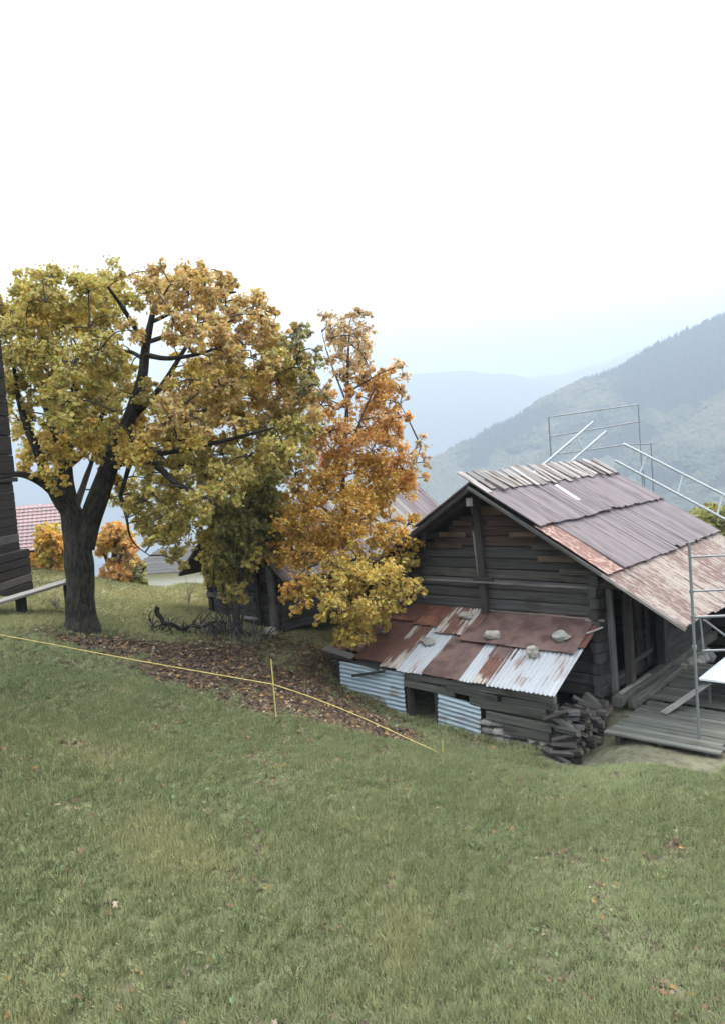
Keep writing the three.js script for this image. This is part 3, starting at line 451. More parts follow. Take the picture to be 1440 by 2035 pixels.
// ---------------------------------------------------------------- log wall helper for the smaller buildings
function logBuilding(b, w, d, wallH, roofW, roofH, mats, roofMats, front = 0.5, o = {}) { // local: gable faces +z, centred on x, base y 0
  let c = 0; const lh = 0.26, n = Math.ceil((wallH + roofH) / lh);
  for (let k = 0; k < n; k++) { const yy = k * lh, top = yy + lh, half = top < wallH ? w / 2 : Math.min(w / 2, (wallH + roofH * (w / 2 / roofW) - top) / (roofH / roofW) + 0.1); if (half < 0.15) break;
    for (const z of [0, -d]) { const q = obj('log', beam(half * 2 + (top < wallH ? 0.3 : 0), lh - 0.012, 0.16, 0.03), pick(mats), b); q.position.set(0, yy + lh / 2, z + rr(-0.015, 0.015)); }
    if (top < wallH) for (const s of [-1, 1]) { const q = obj('log', beam(0.16, lh - 0.012, d + 0.3, 0.03, 'z'), pick(mats), b); q.position.set(s * w / 2, yy + lh / 2 - 0.02, -d / 2 + rr(-0.015, 0.015)); } }
  const top = wallH + roofH * (w / 2 / roofW) + 0.12, ang = Math.atan2(roofH, roofW), SL = Math.hypot(roofW, roofH), L = d + front * 2;
  for (const s of [-1, 1]) { const g = new THREE.Group(); g.name = 'roof_slope'; b.add(g); g.position.set(0, top, s > 0 ? front : -d - front); if (s < 0) g.rotation.y = Math.PI; g.rotateZ(-ang);
    const q = obj('sheathing', beam(SL, 0.05, L, 0.006), M.blackWood, g); q.position.set(SL / 2, -0.03, -L / 2);
    let z = 0; while (z > -L + 0.02) { const ww = Math.min(rr(0.18, 0.3), z + L), e = rr(-0.05, 0.05), r = obj('roof_board', beam(SL + 0.06 + e, 0.024, ww - 0.008, 0.005), pick(roofMats), g); r.position.set(SL / 2 + e / 2, 0.015 + rr(0, 0.01), z - ww / 2); z -= ww; } }
  return { top, ang };
}
{ // smaller log hut left of the barn
  srand(51); const p = at(492, 1240, 21), h = thing('log_hut', 'smaller dark log hut behind the orange tree', 'hut', V(p.x, groundY(p.x, p.z) - 0.15, p.z), -YAW + 0.02);
  const apexY = at(462, 1006, 21).y - h.position.y, wallH = apexY - 1.55 * 0.82 - 0.12;
  logBuilding(h, 2.9, 8, wallH, 2.25, 1.9, [M.darkWood[2], M.postWood, M.darkWood[0], M.blackWood], [M.roofWood[0], M.roofWood[1], M.greyWood[0]], 0.6);
  bar(V(1.35, 0, 0.16), V(1.35, wallH, 0.16), 0.22, 0.14, M.greyWood[1], 'corner_post', h, V(0, 0, 1)); bar(V(0.75, 0, 0.14), V(0.72, wallH + 0.4, 0.14), 0.16, 0.1, M.blackWood, 'post', h, V(0, 0, 1));
  bar(V(-1.5, 0.9, 0.18), V(0.6, 0.88, 0.18), 0.06, 0.14, M.darkWood[1], 'rail', h); bar(V(-0.4, 0.35, 0.2), V(0.7, 0.34, 0.22), 0.16, 0.06, M.greyWood[0], 'shelf_board', h);
  const f = rockGeo(0.22, 0.2, 0.18, 5, 2); const o = obj('footing_stone', f, M.stone[1], h); o.position.set(1.4, -0.05, 0.4);
  const pp = at(834, 1004, 27), q = obj('stove_pipe', [tube(V(0, 0, 0), V(0, 0.62, 0), 0.045, 10), tube(V(0, 0.6, 0), V(0, 0.66, 0), 0.075, 10)], M.tubeSteel, h); h.updateMatrixWorld(); q.position.copy(h.worldToLocal(pp.clone().add(V(0, -0.1, 0))));
}
{ // white rendered house below the meadow edge
  srand(55); const p = at(392, 1150, 52), by = groundY(p.x, p.z) - 0.4, h = thing('white_house', 'white rendered house with a grey roof below the meadow edge', 'house', V(p.x, by, p.z), -0.12), eave = at(330, 1137, 48.4).y - by;
  obj('wall', uvMetres(new THREE.BoxGeometry(7, eave, 6).translate(0.6, eave / 2, 0), 'y'), M.plaster, h);
  const sh = new THREE.Shape([new THREE.Vector2(-3.6, 0), new THREE.Vector2(3.6, 0), new THREE.Vector2(0, 2.2)]);
  for (const s of [-1, 1]) { let k = 0; for (let t = 0; t < 1; t += 0.125, k++) { const o = obj('roof_course', beam(8.6 - t * 2.6, 0.05, 0.62, 0.01), M.postWood2[k % 2], h); o.position.set(0.6, eave + 0.05 + t * 1.25, s * (3.5 - t * 3.4)); o.rotation.x = s * 0.33; } }
  for (const x of [-1.9, 0.2, 2.3]) { const w = obj('window', new THREE.BoxGeometry(0.9, 1.1, 0.08).translate(x, eave - 1.6, 3.0), M.black, h); obj('frame', [new THREE.BoxGeometry(1.06, 0.08, 0.12).translate(x, eave - 1.01, 3.02), new THREE.BoxGeometry(1.06, 0.08, 0.12).translate(x, eave - 2.19, 3.02), new THREE.BoxGeometry(0.08, 1.1, 0.12).translate(x - 0.49, eave - 1.6, 3.02), new THREE.BoxGeometry(0.08, 1.1, 0.12).translate(x + 0.49, eave - 1.6, 3.02)], M.greyWood[2], w); }
}
{ // house with a pinkish tiled roof at far left
  srand(57); const p = at(70, 1095, 37), by = groundY(p.x, p.z) - 0.3, h = thing('tiled_house', 'house with a pinkish red tiled roof behind the big tree', 'house', V(p.x, by, p.z), 0.3);
  const ey = at(70, 1092, 37).y - by, tile = [0, 1, 2, 3].map(k => std(col(0.27 + k * 0.02, 0.195 + 0.01 * k, 0.19 + 0.01 * k), { roughness: 0.85 })), N = 13;
  obj('wall', uvMetres(new THREE.BoxGeometry(6.4, ey + 0.1, 4.4).translate(-2.1, ey / 2, -2.6), 'y'), wood(0.07, 0.04, 0.03), h);
  const roof = new THREE.Group(); roof.name = 'roof'; h.add(roof);
  for (let k = 0; k < N; k++) for (const s of [0, 1]) { const g = corrugated(7.2, 0.3, 0.22, 0.016, 0, k), o = obj('tile_course', g, tile[Math.floor(hash(k, s, 4) * 4)], roof); o.position.set(-2.1, ey + 0.08 + k * 0.17, s ? -5.3 + k * 0.205 : 0.05 - k * 0.205); o.rotation.x = s ? -0.58 : 0.58; const b = obj('tile_lip', beam(7.2, 0.03, 0.02, 0.005), tile[0], roof); b.position.set(-2.1, ey + k * 0.17, s ? -5.43 + k * 0.205 : 0.18 - k * 0.205); }
  const gab = new THREE.Shape([new THREE.Vector2(-2.2, 0), new THREE.Vector2(2.2, 0), new THREE.Vector2(0, 1.8)]); for (const x of [-5.25, 1.05]) { const o = obj('gable', uvMetres(new THREE.ExtrudeGeometry(gab, { depth: 0.1, bevelEnabled: false }), 'y'), wood(0.06, 0.035, 0.028), h); o.rotation.y = Math.PI / 2; o.position.set(x, ey, -2.6); }
}
{ // dark barn at the left edge behind the tree, with its grey ramp
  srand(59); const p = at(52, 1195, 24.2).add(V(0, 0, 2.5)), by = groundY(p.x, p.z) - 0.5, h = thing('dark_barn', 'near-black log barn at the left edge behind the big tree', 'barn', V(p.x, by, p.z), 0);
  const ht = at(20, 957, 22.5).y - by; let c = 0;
  while (c < ht) { const lh = Math.min(rr(0.24, 0.3), ht - c + 0.01), o = obj('log', beam(5, lh - 0.012, 0.18, 0.03), pick([M.shadeDarkWood, M.shadeDarkWood, M.blackWood]), h); o.position.set(-2.55, c + lh / 2, rr(-0.02, 0.02)); const q = obj('log', beam(0.18, lh - 0.002, 2.5, 0.02, 'z'), pick([M.shadeDarkWood, M.shadeDarkWood, M.blackWood]), h); q.position.set(-0.1, c + lh / 2, -1.25 + rr(-0.02, 0.02)); c += lh; }  // old dark logs, wall shade put into their near-black colour
  { const top = at(58, 1100, 24.2).y - by; for (let q = 0; q < top; q += 0.27) { const o = obj('plinth_log', beam(0.3, 0.262, 2.6, 0.03, 'z'), pick([M.shadeDarkWood, M.shadeDarkWood, M.blackWood]), h); o.position.set(0.12, q + 0.135, -1.25); } }
  const r = obj('roof', beam(5.6, 0.14, 3.2, 0.02), M.shadeDarkWood, h); r.position.set(-2.75, ht + 0.08, -1.15); 
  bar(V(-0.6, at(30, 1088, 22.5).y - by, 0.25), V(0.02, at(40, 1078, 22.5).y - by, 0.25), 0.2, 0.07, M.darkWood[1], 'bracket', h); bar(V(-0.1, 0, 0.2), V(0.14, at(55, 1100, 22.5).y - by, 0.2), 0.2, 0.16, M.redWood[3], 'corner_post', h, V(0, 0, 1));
  const rp = thing('plank_ramp', 'grey plank ramp in front of the near-black barn', 'ramp'), a = at(-60, 1216, 17.2), b = at(130, 1158, 18.9);
  for (let k = 0; k < 4; k++) { const o = V(0, 0.0 + k * 0.005, -k * 0.24); bar(a.clone().add(o), b.clone().add(o), 0.225, 0.07, M.greyWood[k % 3], 'ramp_board', rp); }
  const gp = V(b.x - 0.05, groundY(b.x, b.z) - 0.1, b.z - 0.3); bar(gp, V(gp.x, b.y - 0.03, gp.z), 0.2, 0.2, M.blackWood, 'post', rp, V(1, 0, 0)); bar(V(gp.x, b.y, gp.z), V(gp.x - 0.02, b.y + 0.32, gp.z), 0.05, 0.05, M.greyWood[2], 'stub_post', rp, V(1, 0, 0));
  const gm = a.clone().lerp(b, 0.45), gq = V(gm.x, groundY(gm.x, gm.z - 0.3) - 0.1, gm.z - 0.3); bar(gq, V(gq.x, gm.y - 0.03, gq.z), 0.2, 0.2, M.blackWood, 'post', rp, V(1, 0, 0));
}
{ // overhanging upper storey of the neighbouring house, cut by the left edge
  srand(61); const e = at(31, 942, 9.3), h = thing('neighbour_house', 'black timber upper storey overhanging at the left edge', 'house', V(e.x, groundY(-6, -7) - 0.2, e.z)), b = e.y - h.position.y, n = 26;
  for (let k = 0; k < n; k++) { const o = obj('wall_board', beam(0.05, 0.235, 4.2, 0.008, 'z'), M.shadeDarkWood, h); o.position.set(-0.03 + rr(-0.004, 0.004), b + 0.12 + k * 0.24, 2.1); const q = obj('wall_board', beam(3.2, 0.235, 0.05, 0.008), M.shadeDarkWood, h); q.position.set(-1.66, b + 0.12 + k * 0.24, 0.03); }
  const fl = obj('floor_beam', beam(3.2, 0.2, 4.1, 0.02), M.shadeDarkWood, h); fl.position.set(-1.68, b + 0.1, 2.12);
  for (let k = 0; k < 14; k++) { const o = obj('lower_log', beam(2.0, 0.3, 3.6, 0.03), M.shadeDarkWood, h); o.position.set(-2.3, k * 0.3 + 0.15 - 0.02, 2.1); if (k * 0.3 > b - 0.35) { barnTrim(o); break; } }
  function barnTrim(o) { o.scale.y = 0.9; }
}
// ---------------------------------------------------------------- trees
const leafShape = (() => { // five-lobed leaf, folded along the midrib, about 1 across
  const pts = [[0, -0.42], [0.2, -0.3], [0.46, -0.22], [0.34, -0.02], [0.5, 0.2], [0.24, 0.2], [0, 0.55], [-0.24, 0.2], [-0.5, 0.2], [-0.34, -0.02], [-0.46, -0.22], [-0.2, -0.3]], pos = [];
  const z = p => 0.28 * Math.abs(p[0]) - 0.25 * p[1] * p[1];
  for (let i = 0; i < 12; i++) { const a = pts[i], b = pts[(i + 1) % 12]; pos.push(0, 0, 0, a[0], a[1], z(a), b[0], b[1], z(b)); }
  const g = new THREE.BufferGeometry(); g.setAttribute('position', new THREE.Float32BufferAttribute(pos, 3)); g.computeVertexNormals(); return g;
})();
const leafMat = new THREE.MeshPhysicalMaterial({ color: 0xffffff, roughness: 0.85, side: THREE.DoubleSide, transmission: 0.5, thickness: 0 });
function tree(name, label, cat, base, trunks, clusters, o) {
  // trunks: [[px, py, d, r], ...] per limb; clusters: [px, py, r px, tone, density, depth offset]
  const t = thing(name, label, cat, base, 0, o.group), loc = p => p.clone().sub(base), nodes = [], D = o.d;
  trunks.forEach((L, k) => {
    const pts = L.map(q => loc(at(q[0], q[1], D + (q[3] ?? 0)))), rad = L.map(q => q[2]);
    if (k === 0) { pts[0].y = -0.25; pts[0].x *= 1; }
    obj(k ? 'limb' : 'trunk', limbGeo(pts, rad, k ? 9 : 16, 5, o.rough ?? 0.09, k + 1), o.bark, t);
    const cv = new THREE.CatmullRomCurve3(pts, false, 'centripetal'); for (let i = 3; i <= 12; i++) nodes.push(cv.getPoint(i / 12));
  });
  clusters = clusters.flatMap(c => { const l = [c]; if (c[2] > 17 && o.grow) for (let k = 0; k < 3; k++) if (R() < 0.55) { const a = R() * 6.283, q = c[2] * (o.grow ?? 1) * rr(0.95, 1.3); l.push([c[0] + Math.cos(a) * q, c[1] + Math.sin(a) * q, c[2] * rr(0.3, 0.5), c[3], 0.3, c[5]]); } return l; });
  const tw = [], mats = [], cols = [], m4 = new THREE.Matrix4(), q4 = new THREE.Quaternion(), c = new THREE.Color();
  for (const [px, py, rp, tone, dens = 1, dz = null] of clusters) {
    const off = dz ?? rr(-1, 1) * o.spread * Math.sqrt(clamp(1 - ((px - o.cx) / o.hw) ** 2, 0.1)), C = loc(at(px, py, D + off)), r = rp / FPX * (D + off) * (o.grow ?? 1);
    let best = nodes[0], bd = 1e9; for (const n of nodes) { const e = n.distanceTo(C) + 0.6 * Math.max(0, n.y - C.y); if (e < bd) { bd = e; best = n; } }
    const mid = best.clone().lerp(C, 0.55).add(V(rr(-0.1, 0.1), 0.12 * bd, rr(-0.1, 0.1)));
    if (bd > 0.15) tw.push(limbGeo([best, mid, C], [0.012 + 0.012 * bd, 0.012 + 0.005 * bd, 0.008], 5, 3, 0.05, px)); nodes.push(C, mid);
    const subs = Math.max(5, Math.round(13 * dens));
    for (let s = 0; s < subs; s++) {
      const dir = V(rr(-1, 1), rr(-0.9, 0.9), rr(-1, 1)).normalize(), S = C.clone().addScaledVector(dir, r * Math.sqrt(R()) * 1.15), sr_ = r * rr(0.4, 0.75);
      tw.push(limbGeo([C, C.clone().lerp(S, 0.5).add(V(0, 0.04, 0)), S], [0.011, 0.008, 0.004], 4, 2, 0, s));
      const nl = Math.round(o.leaves * dens / subs * clamp((r / 0.5) ** 2, 0.35, 1.6) * rr(0.7, 1.3)), shade = rr(-0.5, 0.5);
      for (let i = 0; i < nl; i++) {
        const v = V(rr(-1, 1), rr(-0.8, 0.8), rr(-1, 1)).normalize().multiplyScalar(sr_ * (R() + R() * R()) * 0.62), p = S.clone().add(v), sz = rr(o.size[0], o.size[1]);
        const nrm = V(rr(-1, 1) + v.x / sr_ * 0.7, rr(0.1, 1.1), rr(-1, 1) + v.z / sr_ * 0.7).normalize(); q4.setFromUnitVectors(V(0, 0, 1), nrm).multiply(new THREE.Quaternion().setFromAxisAngle(V(0, 0, 1), R() * 6.283));
        m4.compose(p, q4, V(sz, sz, sz)); mats.push(m4.clone()); o.tint(c, tone, R(), shade, p); cols.push(c.clone());
      }
    }
  }
  const cr_ = new THREE.InstancedMesh(leafShape, leafMat, mats.length); mats.forEach((m, i) => { cr_.setMatrixAt(i, m); cr_.setColorAt(i, cols[i]); }); cr_.name = 'crown'; cr_.userData.kind = 'stuff'; cr_.castShadow = cr_.receiveShadow = true; t.add(cr_);
  tag(obj('twigs', tw, o.twig ?? M.twig, t), null, null, null, 'stuff');
  return t;
}
const PAL = { olive: [0.47, 0.385, 0.085], yellow: [0.58, 0.43, 0.08], brown: [0.54, 0.38, 0.12], green: [0.28, 0.27, 0.06], orange: [0.64, 0.37, 0.095], gold: [0.64, 0.4, 0.06], tan: [0.58, 0.42, 0.21], greygreen: [0.3, 0.27, 0.1] };
function tint(c, tone, r, shade) { const a = PAL[tone], k = 1 + 0.28 * shade + 0.5 * (r - 0.5); const h = (hash(Math.floor(r * 9999), 3, 5) - 0.5) * 0.42; c.setRGB(a[0] * k * (1 + h * 0.4), a[1] * k * (1 - h * 0.6), a[2] * k); }
{ // the big old tree on the left
  srand(101);
  const G = onGround(160, 1256), d = G.clone().sub(V(0, EYE, 0)).dot(CF);
  const trunks = [
    [[161, 1262, 0.56], [161, 1250, 0.44], [161, 1225, 0.345], [160, 1180, 0.305], [157, 1110, 0.31], [150, 1045, 0.30], [140, 1010, 0.25], [131, 970, 0.22], [128, 930, 0.19], [132, 890, 0.15], [140, 830, 0.11], [150, 760, 0.07], [155, 690, 0.04]],
    [[168, 1090, 0.24], [178, 1040, 0.24], [195, 990, 0.24], [213, 940, 0.22], [232, 890, 0.18], [262, 820, 0.145], [283, 750, 0.12], [290, 690, 0.1], [302, 630, 0.07], [312, 585, 0.04]],
    [[140, 1030, 0.14], [112, 988, 0.13, -0.3], [90, 935, 0.11, -0.5], [73, 893, 0.1, -0.6], [52, 842, 0.085, -0.7], [37, 790, 0.06, -0.8], [28, 730, 0.04, -0.9]],
    [[128, 935, 0.1], [108, 860, 0.09, 0.5], [86, 790, 0.07, 0.8], [72, 720, 0.045, 1]],
    [[118, 990, 0.1, -0.3], [80, 958, 0.08, -0.7], [40, 942, 0.07, -1.1], [-5, 950, 0.05, -1.4]],
    [[220, 925, 0.13], [262, 912, 0.1, -0.6], [310, 925, 0.085, -1.1], [350, 960, 0.06, -1.5], [400, 985, 0.04, -1.8], [440, 1010, 0.025, -2]],
    [[288, 705, 0.07], [330, 712, 0.055, -0.5], [385, 706, 0.04, -0.9], [440, 690, 0.025, -1.2]], [[288, 715, 0.06], [262, 700, 0.045, 0.6], [240, 696, 0.03, 1]], [[292, 680, 0.06], [345, 668, 0.05, 0.7], [430, 688, 0.03, 1.2]],
    [[240, 880, 0.12], [300, 860, 0.1, 0.7], [380, 830, 0.075, 1.3], [450, 790, 0.05, 1.6], [520, 740, 0.03, 1.9]], [[222, 915, 0.1], [290, 905, 0.085, -0.2], [380, 890, 0.06, -0.8], [470, 870, 0.04, -1.2], [545, 850, 0.02, -1.4]],
    [[150, 1010, 0.1], [168, 960, 0.07, 0.9], [185, 910, 0.055, 1.5], [200, 850, 0.04, 2]], [[132, 925, 0.1], [160, 905, 0.08, 0.5], [190, 860, 0.06, 0.9], [215, 790, 0.04, 1.2]],
    [[240, 985, 0.05, -0.4], [252, 1030, 0.03, -0.7], [258, 1062, 0.022, -0.8], [272, 1085, 0.016, -0.9], [298, 1104, 0.01, -1]], [[262, 912, 0.06, -0.6], [250, 950, 0.05, -0.5], [240, 985, 0.045, -0.4]],
    [[262, 830, 0.09], [320, 770, 0.07, 0.4], [370, 690, 0.05, 0.8], [420, 620, 0.03, 1.0]], [[140, 840, 0.08], [110, 740, 0.06, 0.7], [90, 650, 0.04, 1.1], [85, 590, 0.02, 1.2]], [[290, 690, 0.06], [250, 620, 0.05, -1.4], [215, 570, 0.03, -2]], [[302, 640, 0.05], [390, 600, 0.04, 0.5], [470, 580, 0.02, 0.9]],
  ];
  const cl = [], add = (tone, r, list, dens = 1) => list.forEach(([x, y, rr_, dn]) => cl.push([x + rr(-8, 8), y + rr(-8, 8), rr_ ?? r, tone, dn ?? dens]));
  add('olive', 36, [[40, 640], [90, 625], [60, 690], [110, 680], [160, 660], [150, 715], [200, 690], [60, 750], [105, 740], [160, 765], [205, 745], [215, 640], [240, 780], [195, 800], [130, 800, 34], [250, 830], [200, 840, 34], [155, 840, 28, 0.7], [230, 730, 28, 0.7]]);
  add('olive', 34, [[10, 620], [20, 670], [15, 720], [30, 775, 28], [40, 830, 24, 0.7], [100, 770, 30], [120, 840, 26], [70, 835, 24, 0.8]]);
  add('yellow', 33, [[70, 615], [130, 630], [90, 870], [120, 895], [60, 905, 26, 0.7], [170, 880], [215, 875, 30], [260, 880], [300, 900], [135, 860], [105, 945, 22, 0.7], [225, 965, 20, 0.8], [310, 850], [350, 870]]);
  add('brown', 34, [[260, 650, 26, 0.6], [340, 640, 30, 0.7], [390, 640, 30, 0.7], [430, 650], [470, 640], [520, 650], [540, 690], [490, 690, 30, 0.7], [445, 700, 30, 0.7], [400, 665, 26, 0.6], [500, 740], [345, 830], [390, 815], [370, 780, 30], [440, 770], [470, 800], [575, 800, 30], [545, 800, 34]]);
  add('yellow', 34, [[400, 750], [440, 740], [470, 760], [420, 800], [380, 730, 30], [510, 790], [440, 830], [490, 850], [395, 860]]);
  add('olive', 36, [[340, 920], [390, 910], [440, 900], [490, 900], [540, 880], [560, 840], [585, 760, 28, 0.7], [550, 720, 26, 0.6], [600, 730, 22, 0.5], [570, 900], [520, 930], [460, 945], [410, 950], [360, 965, 30, 0.8], [600, 860, 30, 0.8], [290, 950, 24, 0.6], [320, 800, 26, 0.7], [280, 790, 30, 0.7]]);
  add('olive', 30, [[255, 1000, 26, 0.8], [290, 1000], [330, 1000], [370, 1010], [300, 1040, 26], [345, 1045, 26], [385, 1040, 28], [275, 1035, 20, 0.7], [250, 965, 22, 0.6], [330, 1080, 16, 0.6], [350, 1092, 18, 0.7], [320, 960, 26, 0.6], [400, 1000, 30], [300, 1078, 12, 0.4]]);
  add('greygreen', 26, [[600, 690, 22, 0.4], [620, 720, 18, 0.4], [575, 670, 22, 0.4], [630, 705, 14, 0.3], [590, 650, 16, 0.3], [615, 770, 22, 0.5]]);
  add('brown', 26, [[575, 735, 26, 0.6], [600, 800, 26, 0.6], [620, 830, 24, 0.5], [560, 760, 28, 0.7], [610, 900, 26, 0.7], [590, 940, 28, 0.7], [545, 640, 20, 0.4], [560, 680, 22, 0.5]]);
  add('olive', 38, [[60, 575], [110, 560], [170, 580], [150, 620], [220, 575], [260, 590, 34, 0.8], [205, 560, 30]]); add('brown', 36, [[320, 590], [380, 590], [440, 600], [350, 565, 30], [290, 565, 30], [410, 575, 28], [500, 612, 28]]);
  tree('big_tree', 'big old tree with dark forked trunk and yellow-green leaves', 'tree', G, trunks, cl, { d, spread: 2.3, cx: 300, hw: 330, leaves: 880, grow: 1.17, size: [0.06, 0.12], bark: M.bark, tint });
}
{ // slender orange tree before the barns
  srand(103); const d = 19.7, g0 = at(690, 1300, d), G = V(g0.x, groundY(g0.x, g0.z), g0.z);
  const trunks = [[[690, 1310, 0.13], [682, 1200, 0.11], [678, 1100, 0.095], [682, 1000, 0.08], [680, 920, 0.07], [688, 840, 0.055], [690, 760, 0.045], [692, 700, 0.03], [695, 640, 0.015]],
    [[681, 920, 0.045], [700, 880, 0.04, -0.3], [722, 820, 0.03, -0.5], [745, 770, 0.02, -0.7]], [[679, 1000, 0.05], [730, 960, 0.035, 0.4], [790, 920, 0.022, 0.8], [835, 885, 0.01, 1]], [[680, 1040, 0.05], [620, 990, 0.035, 0.3], [590, 960, 0.02, 0.5]], [[678, 1120, 0.05], [730, 1110, 0.035, -1.4], [800, 1130, 0.02, -2.4]], [[678, 1130, 0.05], [620, 1100, 0.035, -0.6], [570, 1090, 0.02, -1]], [[680, 1170, 0.05], [700, 1180, 0.035, -1.4], [740, 1215, 0.02, -2.5]], [[684, 930, 0.03], [650, 880, 0.022, 0.4], [625, 830, 0.012, 0.7]], [[688, 800, 0.03], [650, 700, 0.018, 0.3], [640, 660, 0.008, 0.4]], [[690, 780, 0.03], [760, 740, 0.018, -0.2], [798, 725, 0.008, -0.3]]];
  const cl = [], add = (tone, list, dens = 1) => list.forEach(([x, y, r, dn]) => cl.push([x + rr(-5, 5), y + rr(-5, 5), r, tone, dn ?? dens]));
  add('tan', [[692, 622, 16, 0.4], [690, 645, 26, 0.6], [660, 655, 18, 0.35], [645, 640, 12, 0.25], [728, 655, 20, 0.4], [712, 632, 14, 0.35], [668, 672, 20, 0.5], [718, 680, 20, 0.5], [700, 685, 30, 0.8], [690, 720, 30, 0.8], [722, 712, 20, 0.7], [675, 745, 16, 0.5], [795, 735, 14, 0.35], [798, 800, 16, 0.35], [800, 770, 12, 0.3], [835, 880, 16, 0.3], [850, 908, 9, 0.2], [825, 925, 18, 0.35], [640, 795, 22, 0.5]]);
  add('orange', [[770, 755, 28], [735, 770, 28], [715, 760, 22, 0.7], [640, 810, 32, 0.8], [660, 860, 34], [620, 850, 32, 0.7], [750, 800, 34], [735, 850, 34], [770, 840, 28], [700, 810, 22, 0.6], [690, 880, 30, 0.8], [650, 910, 34], [790, 830, 18, 0.5], [800, 930, 30, 0.8], [780, 890, 30, 0.8], [740, 900, 36], [810, 960, 24, 0.6]]);
  add('gold', [[710, 940, 40], [760, 945, 38], [640, 960, 34], [690, 975, 38], [740, 985, 38], [790, 975, 32], [610, 1000, 36, 0.9], [660, 1020, 40], [710, 1030, 38], [590, 1045, 38], [630, 1060, 40], [680, 1065, 36], [560, 1090, 34], [600, 1100, 36], [650, 1105, 34], [805, 1040, 22, 0.7], [790, 1075, 28], [815, 1085, 16, 0.6], [765, 1080, 26, 0.8], [545, 1110, 20, 0.8], [575, 1175, 16, 0.7], [600, 1160, 28, 0.8], [590, 1195, 22, 0.7], [620, 1180, 20, 0.6]]);
  add('yellow', [[700, 1130, 34, 0.8], [740, 1120, 28, 0.8], [690, 1160, 34], [730, 1160, 36], [770, 1150, 34], [805, 1155, 24, 0.8], [660, 1190, 26, 0.8], [700, 1195, 34], [745, 1190, 34], [785, 1180, 22, 0.8], [690, 1235, 28, 0.8], [725, 1235, 30, 0.8], [755, 1225, 22, 0.7], [705, 1265, 20, 0.7], [680, 1262, 16, 0.6], [735, 1258, 14, 0.6], [650, 1215, 20, 0.6], [640, 1180, 20, 0.6], [648, 1150, 24, 0.7], [820, 1120, 14, 0.5], [790, 1110, 20, 0.6], [825, 1165, 12, 0.5], [765, 1200, 18, 0.6], [630, 1240, 14, 0.4]]);
  tree('orange_tree', 'slender tree with orange autumn leaves between the hut and barn', 'tree', G, trunks, cl.map(c => [...c, c[1] > 1120 ? rr(-3.3, -1.6) : c[1] > 1000 ? rr(-1.9, 0) : rr(-1.1, 0.7)]), { d, spread: 0.95, cx: 690, hw: 180, leaves: 760, grow: 1.14, size: [0.055, 0.11], bark: M.orangeBark, rough: 0.05, tint });
}
{ // many-stemmed green shrub tree at the hut's corner
  srand(107); const g0 = onGround(470, 1262), d = g0.clone().sub(V(0, EYE, 0)).dot(CF) + 0.1, G = V(g0.x, g0.y, g0.z);
  const trunks = [[[470, 1262, 0.07], [474, 1200, 0.06], [482, 1120, 0.05], [492, 1040, 0.035], [505, 960, 0.02]], ...[[440, 1150, 425], [455, 1120, 440], [500, 1100, 525], [490, 1160, 515], [430, 1190, 425]].map(([x, y, x2], k) => [[464 + k * 5, 1258, 0.03], [lerp(464 + k * 5, x, 0.5), 1210, 0.027, rr(-0.3, 0.3)], [x, y, 0.02, rr(-0.4, 0.4)], [x2, y - 70, 0.01, rr(-0.5, 0.5)]])];
  const cl = [], add = (tone, list) => list.forEach(([x, y, r, dn]) => cl.push([x, y, r, tone, dn ?? 1]));
  add('green', [[450, 1000, 32], [490, 985, 34], [530, 965, 34], [555, 1000, 30], [470, 1040, 34], [515, 1030, 36], [545, 1050, 28], [500, 1075, 30], [535, 1095, 20], [470, 1085, 28], [555, 940, 28], [510, 940, 28], [505, 1012, 22], [470, 1005, 22], [488, 1030, 20]]);
  add('olive', [[435, 1050, 26], [430, 1090, 26], [440, 1125, 26], [465, 1130, 24], [425, 1145, 18], [450, 1165, 22], [470, 1165, 16, 0.8], [430, 1020, 24], [505, 1105, 18, 0.7], [482, 1190, 8, 0.5]]);
  tree('shrub_tree', 'bushy green many-stemmed tree hiding the hut corner', 'tree', G, trunks, cl, { d, spread: 0.8, cx: 490, hw: 90, leaves: 760, grow: 1.15, size: [0.09, 0.15], bark: M.twig, rough: 0.03, tint });
}
// trees beyond the meadow edge
function farTree(name, label, px, d, top, w, tone, n, s) {
  srand(s); const b = at(px, 1168, d), G = V(b.x, groundY(b.x, b.z), b.z), cl = []; for (let k = 0; k < n; k++) { const a = R() * 6.28, q = Math.sqrt(R()), h = R(); cl.push([px + Math.cos(a) * q * w * Math.sqrt(Math.max(0.12, 1 - (2 * h - 0.95) ** 2)), lerp(1162, top, h), w * 0.34, Array.isArray(tone) ? pick(tone) : tone, 1]); }
  const gy = 1168 + 30; tree(name, label, 'tree', G, [[[px, gy, 0.16], [px, 1140, 0.14], [px + 2, lerp(1140, top, 0.6), 0.08], [px + 3, top + 8, 0.03]], [[px, 1150, 0.08], [px - w * 0.5, lerp(1140, top, 0.5), 0.04, 0.4]], [[px, 1145, 0.08], [px + w * 0.5, lerp(1140, top, 0.6), 0.04, -0.4]]], cl, { d, spread: w / FPX * d * 0.8, cx: px, hw: w * 1.2, leaves: 330, size: [0.13, 0.21], bark: M.twig, tint, group: 'trees beyond the meadow edge' });
}
farTree('autumn_tree', 'golden orange tree left of the big trunk by the tiled roof', 100, 27, 1050, 40, ['gold', 'yellow'], 30, 201);
farTree('autumn_tree', 'rusty orange tree seen right of the big trunk', 226, 27.5, 1050, 42, ['orange', 'gold', 'brown'], 36, 203);
farTree('round_bush', 'low olive green bush at the meadow edge', 272, 27.5, 1122, 30, ['green', 'olive', 'greygreen'], 20, 205);
